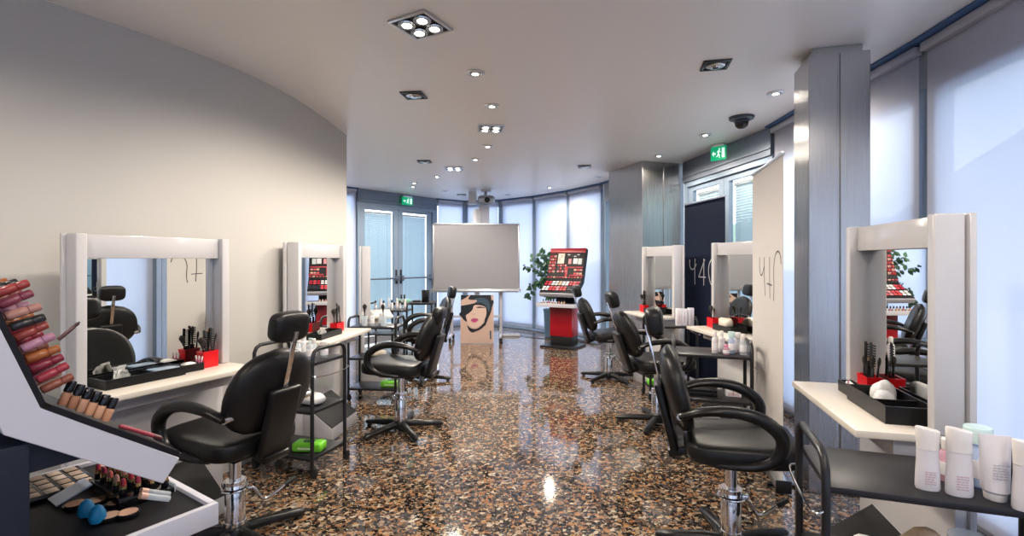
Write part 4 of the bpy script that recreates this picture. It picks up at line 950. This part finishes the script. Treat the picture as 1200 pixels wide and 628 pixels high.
sh(3, cl([(225, 110), (300, 95), (365, 120), (392, 190), (380, 250), (350, 190), (300, 150), (240, 150)]), 4)
sh(0, cl([(83, 128), (130, 100), (165, 72), (182, 70), (160, 112), (245, 122), (250, 132), (232, 152), (170, 168), (110, 178), (83, 180)], 3), 5)
sh(1, cl([(150, 118), (240, 128), (232, 136), (150, 130)], 3), 6)
sh(5, cl([(245, 200), (280, 191), (320, 197), (338, 208), (300, 206), (262, 207)], 3), 5)
sh(1, cl([(196, 262), (215, 270), (240, 266), (236, 277), (214, 281), (198, 274)], 3), 5)
sh(4, cl([(186, 338), (205, 320), (220, 316), (230, 320), (242, 316), (262, 326), (268, 338), (250, 355), (228, 364), (205, 358)], 3), 5)
sh(5, cl([(190, 338), (225, 334), (264, 337), (225, 340)], 3), 6)
sh(3, [(388, 455), (404, 450), (406, 540), (392, 545)], 2)
pr.build('portrait_print', layers, t, smooth=False)
MB().box(-0.24, 0.24, -0.10, 0.03, 0.0, 0.0055).build('foot_plate', 'alu', t, smooth=False)

x, d = (-0.50, 8.95)
t = thing('projector', 'white projector hanging from the ceiling above the whiteboard', 'projector', (x, d, 0), PI)
MB().box(-0.12, 0.06, -0.08, 0.08, CEIL-0.03, CEIL-0.001, bevel=0.005).build('ceiling_plate', 'projw', t)
MB().box(-0.05, 0.0, -0.03, 0.03, CEIL-0.10, CEIL-0.0305, bevel=0.004).build('bracket', 'projg', t)
b = MB(); b.pad(0.155, 0.15, 0.085, T(-0.04, 0.0, CEIL-0.185), 0.5, 0.6, 32, 14); b.build('projector_body', 'projg', t)
MB().box(-0.19, 0.09, 0.02, 0.17, CEIL-0.235, CEIL-0.17, bevel=0.018, seg=3).build('front_grille', 'projw', t)
ln = MB(); ln.lathe_axis([(0.045, 0), (0.05, 0.3), (0.046, 1)], (-0.06, 0.165, CEIL-0.20), (-0.06, 0.19, CEIL-0.20), 24); ln.build('lens', 'screen', t)
MB().box(0.145, 0.28, -0.06, 0.08, CEIL-0.26, CEIL-0.02, bevel=0.008).build('side_box', 'projw', t)
ar = MB(); ar.lathe([(0.075, 1.2), (0.075, 2.22), (0.06, 2.30)], 24, T(0.13, 0.02, 0)); ar.lathe([(0.05, 0.0), (0.05, 1.2)], 24, T(0.13, 0.02, 0)); ar.build('support_column', 'projw', t)
MB().box(-0.09, 0.10, -0.04, 0.05, 1.85, CEIL-0.28, bevel=0.01).build('cable_duct', 'whitedisp', t)

# floor socket and its cable
x, d = on(598, 394)
t = thing('power_strip', 'white power strip lying on the floor right of the whiteboard', 'power strip', (x, d, 0), 0.1)
MB().box(-0.17, 0.17, -0.03, 0.03, 0.0005, 0.045, bevel=0.008).build('housing', 'projw', t)
for k in range(3): MB().lathe([(0.020, 0.0455), (0.020, 0.0465), (0.012, 0.0468)], 16, T(-0.09+0.08*k, 0, 0)).build('socket', 'projg', t)
cb = MB(); cb.tube(smoothpath([(x+0.172, d+0.02, 0.012), (x+0.5, d-0.25, 0.006), (0.9, 8.52, 0.006), (1.25, 8.25, 0.006), (1.32, 8.0, 0.006)], 6), 0.005, 8)
tag(cb.build('power_cable', 'rubber'), 'black cable running over the floor from the power strip towards the steel pillar', 'cable')

# ---------------------------------------------------------------- far desk on the left
Zd = 7.15
t = thing('desk', 'narrow black desk in front of the far double door', 'desk', (-1.45, Zd, 0), 0)
MB().box(-0.30, 0.30, 0, 0.42, 0.735, 0.765, bevel=0.003).build('desktop', 'shelf', t)
for sx in (-1, 1):
    for y in (0.02, 0.40): MB().box(sx*0.285-0.013, sx*0.285+0.013, y-0.013, y+0.013, 0, 0.7345, bevel=0.002).build('leg', 'black', t)
MB().box(-0.27, 0.27, 0.39, 0.41, 0.20, 0.23).build('rail', 'black', t, smooth=False)
t = thing('speaker', 'upright black loudspeaker box at the right end of the far desk', 'speaker', (-1.27, Zd+0.14, 0.7658), 0)
MB().box(-0.05, 0.05, -0.05, 0.06, 0, 0.18, bevel=0.006).build('cabinet', 'blackpl', t)
MB().box(-0.044, 0.044, -0.056, -0.0505, 0.008, 0.172, bevel=0.002).build('grille', 'screen', t)
for k, x in enumerate((-1.62, -1.575)):
    t = thing('nail_polish', ('left', 'right')[k] + ' small dark capped bottle of the pair on the far desk', 'bottle', (x, Zd+0.10, 0.7658), 0, 'small dark capped bottles on the far desk')
    MB().lathe([(0.017, 0), (0.019, 0.004), (0.019, 0.045), (0.010, 0.052)], 20).build('bottle', 'clearpl', t); MB().lathe([(0.012, 0.0525), (0.013, 0.06), (0.012, 0.11), (0.008, 0.115)], 20).build('cap', 'black', t)
t = thing('carton', 'flat green box on the far desk in front of the double door', 'box', (-1.60, Zd+0.20, 0.7658), 0)
MB().box(-0.11, 0.09, -0.05, 0.05, 0, 0.035, bevel=0.003).build('box', tint((0.25, 0.55, 0.42), 0.4), t); MB().box(-0.06, 0.04, -0.051, -0.0505, 0.008, 0.027).build('band', 'card', t, smooth=False)
t = thing('hair_clipper', 'dark tool lying on the far desk beside the loudspeaker', 'tool', (-1.40, Zd+0.12, 0.7658), 0.3)
MB().pad(0.06, 0.018, 0.016, T(0, 0, 0.016), 0.6, 0.6, 20, 10).build('body', 'blackpl', t); MB().box(0.055, 0.075, -0.016, 0.016, 0.006, 0.022, bevel=0.003).build('head', 'chrome', t)

# ---------------------------------------------------------------- make-up display units
TB = Vector((0, 0.0, 1.058)); PV = Vector((0, -0.322, 0.947)).normalized(); PW = Vector((0, 0.947, 0.322)).normalized()
TV = Vector((0, 0.81, -0.586)).normalized(); TW = Vector((0, 0.586, 0.81)).normalized()
def basis(o, v, w):
    m = Matrix.Identity(4); x = Vector((1, 0, 0))
    for r in range(3): m[r][0] = x[r]; m[r][1] = v[r]; m[r][2] = w[r]; m[r][3] = o[r]
    return m
PM = basis(TB, PV, PW); TM = basis(TB, TV, TW)
XR = Matrix(((0, 0, 1, 0), (1, 0, 0, 0), (0, 1, 0, 0), (0, 0, 0, 1)))
def tower(F, label, shell, side, colm, colw, coly, header):
    t = thing('makeup_display', label, 'make-up display', F(0, 0), F.a)
    tip = TB + TV*0.338; pt_ = TB + PV*0.54; ib = TB + Vector((0, -0.055, -0.041))
    poly = [(tip.y, tip.z), (TB.y, TB.z), (pt_.y, pt_.z), (pt_.y-PW.y*0.065, pt_.z-PW.z*0.065), (ib.y, ib.z), (tip.y-TW.y*0.065, tip.z-TW.z*0.065)]
    MB().prism(poly, -0.318, 0.318, XR, bevel=0.002).build('shell', shell, t, smooth=False)
    MB().box(-0.312, 0.312, 0.004, 0.538, 0.0004, 0.014, mtx=PM).build('display_panel', 'dispblk', t, smooth=False)
    MB().box(-0.312, 0.312, 0.016, 0.332, 0.0004, 0.014, mtx=TM).build('sloped_tray', 'dispblk', t, smooth=False)
    if side: MB().box(-0.319, 0.319, 0.339, 0.350, -0.064, 0.012, bevel=0.002, mtx=TM).build('front_strip', 'whitedisp', t)
    if header: MB().box(-0.316, 0.316, 0.462, 0.542, 0.0145, 0.022, bevel=0.002, mtx=PM).build('header_panel', 'redp', t)
    lt = MB(); lt.box(-0.33, -0.312, -0.02, 0.366, 0.650, 0.709, bevel=0.002); lt.box(0.312, 0.33, -0.02, 0.366, 0.650, 0.709, bevel=0.002); lt.box(-0.311, 0.311, 0.348, 0.366, 0.650, 0.709, bevel=0.002)
    lt.build('shelf_edge', 'whitedisp', t)
    MB().box(-0.3115, 0.3115, -0.02, 0.3475, 0.652, 0.698).build('lower_shelf', 'dispblk', t, smooth=False)
    c = MB(); pz = 0.06 if coly[2] else 0.17; c.box(-colw, colw, coly[0], coly[1], pz+0.001, 0.6515 if not coly[2] else 0.985, bevel=0.003); c.build('column', colm, t)
    if not coly[2]: MB().box(-0.16, 0.16, -0.12, -0.0205, 0.652, 0.99, bevel=0.003).build('neck', 'navy', t)
    else: MB().prism([(-0.015, 0.985), (0.10, 0.935), (0.10, 0.918), (-0.012, 0.915)], -0.29, 0.29, XR).build('under_bracket', 'navy', t, smooth=False)
    MB().box(-0.29, 0.29, -0.20, 0.30, 0.0, 0.03, bevel=0.004).build('base_plate', 'black', t)
    q_ = 0.02 if coly[2] else -0.005; MB().box(-colw-q_, colw+q_, coly[0]-q_, coly[1]+q_, 0.0305, pz+0.0005, bevel=0.004).build('plinth', 'black', t)
    return t
# red tower at the far end
RT = Frame(0.845, 7.98, -0.5, -0.87)
rt = tower(RT, 'red and black make-up display tower in front of the far blinds', 'navy', True, 'redp', 0.19, (-0.12, 0.14, False), True)
rnd = random.Random(3)
def tester(m, x, v, w, h, col, th=0.010, parent=None, name='tester', round_=False):
    o = MB()
    if round_: o.lathe([(w/2, 0.0145), (w/2, 0.0145+th), (w/2-0.002, 0.0150+th)], 16, m @ T(x, v, 0))
    else: o.box(x-w/2, x+w/2, v-h/2, v+h/2, 0.0145, 0.0145+th, bevel=0.0015, mtx=m)
    return o.build(name, col, parent)
red1 = tint((0.42, 0.01, 0.03)); red2 = tint((0.62, 0.06, 0.07)); ros = tint((0.62, 0.25, 0.27)); whi = tint((0.72, 0.70, 0.70)); tan = tint((0.70, 0.42, 0.28)); dk = tint((0.02, 0.02, 0.025)); crd = tint((0.74, 0.62, 0.54))
tester(PM, 0.10, 0.365, 0.115, 0.175, crd, 0.006, rt, 'photo_card')
for k, x in enumerate((0.095, 0.125)): MB().lathe([(0.018, 0.021), (0.018, 0.0214)], 16, PM @ T(x, 0.40-0.05*k, 0), 1, 1.5).build('face_print', 'skin', rt)
tester(PM, -0.155, 0.32, 0.075, 0.095, whi, 0.006, rt, 'price_card'); tester(PM, -0.235, 0.315, 0.065, 0.10, tint((0.55, 0.60, 0.60)), 0.006, rt, 'price_card'); tester(PM, -0.06, 0.315, 0.05, 0.09, ros, 0.006, rt, 'price_card')
for r in range(6):
    for k in range(5): tester(PM, 0.29-0.024*k, 0.40-0.052*r, 0.014, 0.036, (red1, red2, red1, ros, tan)[(k+r*2) % 5], 0.012, rt, 'lip_tester')
for r in range(2):
    for k in range(3): tester(PM, -0.17-0.05*k, 0.17-0.06*r, 0.040, 0.030, (tan, red2, ros)[(k+r) % 3], 0.010, rt, 'blush_tester')
tester(PM, -0.15, 0.215, 0.29, 0.02, red1, 0.006, rt, 'sign_strip'); tester(PM, -0.02, 0.13, 0.04, 0.17, red1, 0.006, rt, 'sign_strip'); tester(PM, -0.20, 0.08, 0.24, 0.02, red1, 0.006, rt, 'sign_strip')
for r in range(2):
    for k in range(4): tester(PM, -0.03-0.055*k, 0.43-0.028*r, 0.042, 0.014, dk if (k+r) % 3 else whi, 0.006, rt, 'name_strip')
for r in range(3):
    for k in range(4): tester(PM, 0.13-0.042*k, 0.245-0.05*r, 0.028, 0.032, (red1, dk, ros, red2)[(k*2+r) % 4], 0.008, rt, 'lip_tester')
for k in range(12): tester(PM, 0.285-0.052*k, 0.045, 0.034, 0.018, (red1, red2, tan, red1)[k % 4], 0.008, rt, 'lip_tester')
for r in range(2):
    for k in range(10):
        x = 0.27-0.06*k
        if r == 0: c = (red1, red2, whi, whi, tan, whi, whi, red1, red2, red1)[k]
        else: c = (whi, whi, red2, red2, ros, red2, red2, dk, dk, dk)[k]
        for q in range(2): tester(TM, x, 0.075+0.13*r+0.055*q, 0.044, 0.040, c, 0.008, rt, 'colour_pan')
for k in range(9):
    q = RT(0.24-0.045*k, 0.28, 0.6988); p = thing('nail_polish', ('small bottle on the lower shelf of the red display'), 'bottle', q, RT.a, 'small bottles on the lower shelf of the red display')
    MB().lathe([(0.013, 0), (0.014, 0.003), (0.014, 0.03), (0.008, 0.036)], 16).build('bottle', (tan, whi, ros, crd)[k % 4], p); MB().lathe([(0.009, 0.0365), (0.009, 0.065), (0.006, 0.068)], 14).build('cap', 'black', p)

# left foreground unit, seen from its side
LT = Frame(-1.29, 1.249, 0.55, 0.83)
lt = tower(LT, 'white and black make-up display in the left foreground, seen from its side', 'whitedisp', False, 'navy', 0.305, (-0.20, -0.012, True), False)
WM = Matrix.Translation(Vector(LT(0, 0, 0))) @ Rz(LT.a)
def lip(m4, col, label, kind='gloss'):
    t = thing('lip_gloss', label, 'lip gloss', (0, 0, 0), 0, 'lip colours on the left foreground display')
    t.matrix_world = m4
    if kind == 'gloss':
        MB().lathe([(0.0080, 0), (0.0098, 0.003), (0.0098, 0.034), (0.008, 0.037)], 16).build('tube', col, t)
        MB().lathe([(0.0090, 0.0375), (0.0094, 0.040), (0.0090, 0.056), (0.0075, 0.058)], 16).build('cap', col, t)
    return t
LC = [((0.40, 0.05, 0.05), 'brick red'), ((0.30, 0.06, 0.10), 'plum'), ((0.55, 0.27, 0.22), 'nude brown'), ((0.03, 0.03, 0.035), 'black'), ((0.36, 0.06, 0.05), 'rust red'),
      ((0.55, 0.26, 0.38), 'mauve pink'), ((0.45, 0.14, 0.04), 'burnt orange'), ((0.30, 0.03, 0.06), 'dark red'), ((0.42, 0.04, 0.07), 'crimson'), ((0.30, 0.09, 0.06), 'chestnut')]
for c in range(3):
    for r in range(10):
        colr, nm = LC[(9-r + c*3) % 10] if c else LC[9-r]
        v = 0.028 + 0.0255*r; x = 0.285-0.085*c + 0.006*math.sin(r*2.1)
        axis = (PW*0.98 + PV*(0.04 + 0.08*math.sin(r*1.7))).normalized()
        o = TB + Vector((x, 0, 0)) + PV*v + PW*0.0205
        m4 = WM @ Matrix.Translation(o) @ axis.to_track_quat('Z', 'Y').to_matrix().to_4x4()
        lip(m4, tint(tuple(q*0.66 for q in colr), 0.28), nm + (' lip gloss nearest the edge of the left foreground display', ' lip gloss in the second column of the left foreground display', ' lip gloss in the third column of the left foreground display')[c])
# thin applicator sticking out
o = TB + Vector((0.268, 0, 0)) + PV*0.118 + PW*0.086
ax = (PW*0.9 + PV*0.42).normalized(); t = thing('applicator', 'thin dark applicator sticking out of the lip colours on the left display', 'applicator', (0, 0, 0)); t.matrix_world = WM @ Matrix.Translation(o) @ ax.to_track_quat('Z', 'Y').to_matrix().to_4x4()
MB().lathe([(0.0045, 0), (0.0045, 0.04), (0.003, 0.042)], 12).build('stick', tint((0.08, 0.03, 0.035)), t); MB().lathe([(0.0038, 0.0425), (0.0042, 0.048), (0.001, 0.054)], 12).build('tip', tint((0.05, 0.02, 0.02), 0.7), t)
# foundation bottles along the slope
SK = [(0.42, 0.20, 0.12), (0.36, 0.17, 0.10), (0.50, 0.28, 0.18), (0.62, 0.33, 0.19), (0.64, 0.36, 0.22), (0.58, 0.30, 0.17)]
nm6 = ('first', 'second', 'third', 'fourth', 'fifth', 'sixth')
for k in range(6):
    o = TB + Vector((0.262, 0, 0)) + TV*(0.050+0.0200*k) + TW*0.0148
    ax = (TW*0.72 + Vector((0, 0, 1))*0.5).normalized()
    t = thing('foundation_bottle', nm6[k] + ' black-capped foundation bottle down the sloped tray of the left display', 'bottle', (0, 0, 0), 0, 'foundation bottles on the left display')
    t.matrix_world = WM @ Matrix.Translation(o+ax*0.004) @ ax.to_track_quat('Z', 'Y').to_matrix().to_4x4()
    MB().lathe([(0.0082, 0), (0.0094, 0.002), (0.0094, 0.027), (0.007, 0.030)], 20).build('bottle', tint(SK[k], 0.25), t)
    MB().lathe([(0.0088, 0.0305), (0.0092, 0.032), (0.0092, 0.054), (0.008, 0.056)], 20).build('cap', 'screen', t)
for k in range(4):
    o = TB + Vector((0.285-0.022*k, 0, 0)) + TV*(0.175+0.01*k) + TW*0.020
    t = thing('lip_pencil', ('nearest', 'second', 'third', 'fourth')[k] + ' reddish pencil lying down the sloped tray of the left display', 'pencil', (0, 0, 0), 0, 'pencils on the left display')
    t.matrix_world = WM @ Matrix.Translation(o) @ (TV*0.995+TW*0.06).normalized().to_track_quat('Z', 'Y').to_matrix().to_4x4()
    MB().lathe([(0.0042, 0), (0.0042, 0.085)], 8).build('barrel', tint((0.26, 0.03, 0.05), 0.3), t); MB().lathe([(0.0044, 0.0855), (0.0044, 0.105), (0.002, 0.11)], 10).build('cap', tint((0.10, 0.02, 0.03), 0.3), t)
# lower shelf goods
zs = 0.6988
def ls(px, py): x, d = on(px, py, zs); return (x, d, zs)
q = LT(-0.208, 0.15, zs); t = thing('eyeshadow_palette', 'black palette of beige eyeshadow pans on the lower shelf of the left display', 'palette', q, LT.a)
MB().box(-0.10, 0.10, -0.085, 0.085, 0, 0.014, bevel=0.003).build('case', 'screen', t)
for i in range(4):
    for j in range(4): MB().box(-0.09+0.047*i, -0.09+0.047*i+0.036, -0.076+0.040*j, -0.076+0.040*j+0.030, 0.0142, 0.0156, bevel=0.0005).build('pan', tint(((0.46, 0.36, 0.28), (0.38, 0.28, 0.21), (0.30, 0.22, 0.17), (0.52, 0.43, 0.36))[(i*3+j*2) % 4], 0.5), t)
q = LT(-0.06, 0.112, zs+0.006); t = thing('info_card', 'pale blue printed card propped on the lower shelf of the left display', 'card', q, LT.a)
MB().box(-0.035, 0.035, -0.004, 0.0, 0, 0.085, mtx=Rx(math.radians(-70))).build('card', tint((0.50, 0.58, 0.75), 0.15), t, smooth=False)
cm = MB()
for k in range(3): cm.box(-0.02, 0.015, 0.0002, 0.0008, 0.03+0.012*k, 0.034+0.012*k, mtx=Rx(math.radians(-70)))
cm.build('print', 'inkb', t, smooth=False)
for k, (px, py, c) in enumerate(((88, 594, (0.36, 0.20, 0.13)), (112, 590, (0.30, 0.19, 0.12)), (137, 592, (0.48, 0.30, 0.20)), (150, 604, (0.60, 0.36, 0.25)), (125, 547, (0.66, 0.42, 0.30)), (128, 608, (0.42, 0.26, 0.18)))):
    t = thing('powder_compact', ('brown powder pan at the left of the blue sponges', 'dark tan powder pan in front of the pale card', 'tan powder pan behind the front one on the lower left shelf', 'peach powder pan at the front edge of the lower left shelf', 'peach powder pan farthest back on the lower left shelf', 'tan powder pan beside the blue sponges')[k], 'compact', ls(px, py), 0, 'powder pans on the lower shelf of the left display')
    MB().lathe([(0.026, 0), (0.027, 0.002), (0.027, 0.009), (0.025, 0.010)], 28).build('case', 'screen', t); MB().lathe([(0.0225, 0.0103), (0.022, 0.0112)], 28).build('powder', tint(c, 0.6), t)
for k, (px, py) in enumerate(((101, 606), (114, 613))):
    t = tag(MB().lathe([(0.006, 0), (0.015, 0.004), (0.0195, 0.014), (0.0175, 0.028), (0.011, 0.042), (0.004, 0.047)], 20).build('makeup_sponge', 'sponge'), ('left blue make-up sponge of the pair on the lower left shelf', 'right blue make-up sponge of the pair on the lower left shelf')[k], 'sponge', 'blue make-up sponges'); place(t, ls(px, py))
# a rack of lipsticks
q0 = Vector(LT(0.015, 0.268, zs))
t = thing('lipstick_rack', 'black stepped rack holding lipsticks on the lower shelf of the left display', 'rack', tuple(q0), LT.a)
MB().prism([(-0.065, 0), (0.070, 0), (0.070, 0.012), (-0.065, 0.030)], -0.115, 0.115, XR, bevel=0.001).build('rack_body', 'screen', t)
MB().box(-0.115, 0.115, 0.0702, 0.0735, 0, 0.022).build('rack_lip', 'clearpl', t, smooth=False)
for i in range(5):
    for j in range(4):
        x = -0.094+0.047*i; y = -0.048+0.034*j; z = 0.030-0.018*(y+0.065)/0.135 + 0.0018
        pq = q0 + (Rz(LT.a) @ Vector((x, y, z)))
        cl_ = ((0.42, 0.02, 0.04), (0.30, 0.02, 0.05), (0.50, 0.10, 0.08), (0.55, 0.25, 0.18))[(i+j) % 4]; cn = ('red', 'wine red', 'coral', 'nude')[(i+j) % 4]
        p = thing('lipstick', 'gold-banded %s lipstick standing in the rack on the lower left shelf' % cn, 'lipstick', tuple(pq), LT.a, cn + ' lipsticks in the rack on the left display')
        MB().lathe([(0.009, 0), (0.0095, 0.001), (0.0095, 0.018)], 16).build('base', 'screen', p); MB().lathe([(0.0082, 0.0185), (0.0082, 0.028)], 16).build('collar', 'gold', p)
        MB().lathe([(0.0065, 0.0285), (0.0065, 0.040), (0.003, 0.046)], 14).build('bullet', tint(cl_, 0.3), p)
for k, (px, py) in enumerate(((212, 571), (220, 567))):
    x, d, _z = LT(0.165+0.03*k, 0.31-0.012*k, 0); t = thing('clear_tube', ('left', 'right')[k] + ' clear tube leaning at the far front corner of the lower left shelf', 'tube', (x, d, zs+0.0115), LT.a, 'clear tubes on the lower left shelf')
    m = Ry(0.0) @ Rx(math.radians(62)); MB().lathe([(0.008, 0), (0.008, 0.06)], 14, m).build('tube', 'clearpl', t); MB().lathe([(0.0085, 0.0605), (0.0085, 0.078)], 14, m).build('cap', tint((0.62, 0.36, 0.26)), t)

# ---------------------------------------------------------------- plant
t = thing('potted_plant', 'leafy trailing plant in a slate blue planter behind the red display', 'plant', (0.72, 8.93, 0), 0)
pp = MB(); pp.lathe([(0.12, 0), (0.13, 0.01), (0.15, 0.45), (0.165, 0.50), (0.155, 0.50), (0.14, 0.46)], 28); pp.build('planter', 'planter', t)
MB().lathe([(0.138, 0.44), (0.138, 0.455), (0.05, 0.465)], 24).build('soil', 'soil', t)
rnd = random.Random(11); stm = MB(); lf = MB(); lf2 = MB()
tips = [(-0.42, -0.10, 0.72), (-0.36, -0.05, 1.42), (-0.22, -0.10, 1.52), (-0.50, -0.08, 1.28), (-0.30, 0.0, 1.0), (-0.12, -0.12, 1.35), (-0.2, -0.1, 1.18), (0.30, -0.15, 0.62), (0.05, -0.05, 1.25), (0.26, -0.05, 0.45), (-0.40, -0.1, 0.95), (-0.08, 0.05, 1.48), (-0.30, -0.15, 1.34)]
for (tx, ty, tz) in tips:
    mid = (tx*0.35, ty*0.3, max(0.95, tz*0.9)) if tz > 0.9 else (tx*0.65, ty*0.5, max(0.95, tz+0.30))
    pth = smoothpath([(rnd.uniform(-0.05, 0.05), rnd.uniform(-0.05, 0.05), 0.45), (tx*0.12, ty*0.1, 0.75), mid, (tx, ty, tz)], 8)
    stm.tube(pth, 0.004, 6)
    for i in range(7, len(pth)):
        for sgn in (-1, 1):
            if rnd.random() < 0.12: continue
            p = pth[i]; dr = (pth[min(i+1, len(pth)-1)]-pth[i-1]).normalized()
            sidev = Vector((rnd.uniform(-1, 1), rnd.uniform(-0.6, 0.6), rnd.uniform(-0.8, 0.5))); sidev = (sidev - dr*sidev.dot(dr)).normalized()
            ln = rnd.uniform(0.07, 0.125); nrm = Vector((rnd.uniform(-0.5, 0.5), -1, rnd.uniform(-0.2, 0.9))).normalized()
            ax = (sidev + dr*0.4 - Vector((0, 0, 0.35))).normalized(); wv = ax.cross(nrm).normalized()*ln*0.27; up = ax.cross(wv).normalized()*ln*0.05
            m = lf if rnd.random() < 0.68 else lf2
            a0 = p; a1 = p+ax*ln*0.35; a2 = p+ax*ln*0.7; a3 = p+ax*ln
            m.quad([a0, a1-wv+up, a1]); m.quad([a0, a1, a1+wv+up]); m.quad([a1-wv+up, a2-wv*0.8+up, a2, a1]); m.quad([a1, a2, a2+wv*0.8+up, a1+wv+up]); m.quad([a2-wv*0.8+up, a3, a2]); m.quad([a2, a3, a2+wv*0.8+up])
stm.build('stems', 'stem', t); lf.build('foliage', 'leaf', t); lf2.build('young_foliage', 'leaf2', t)
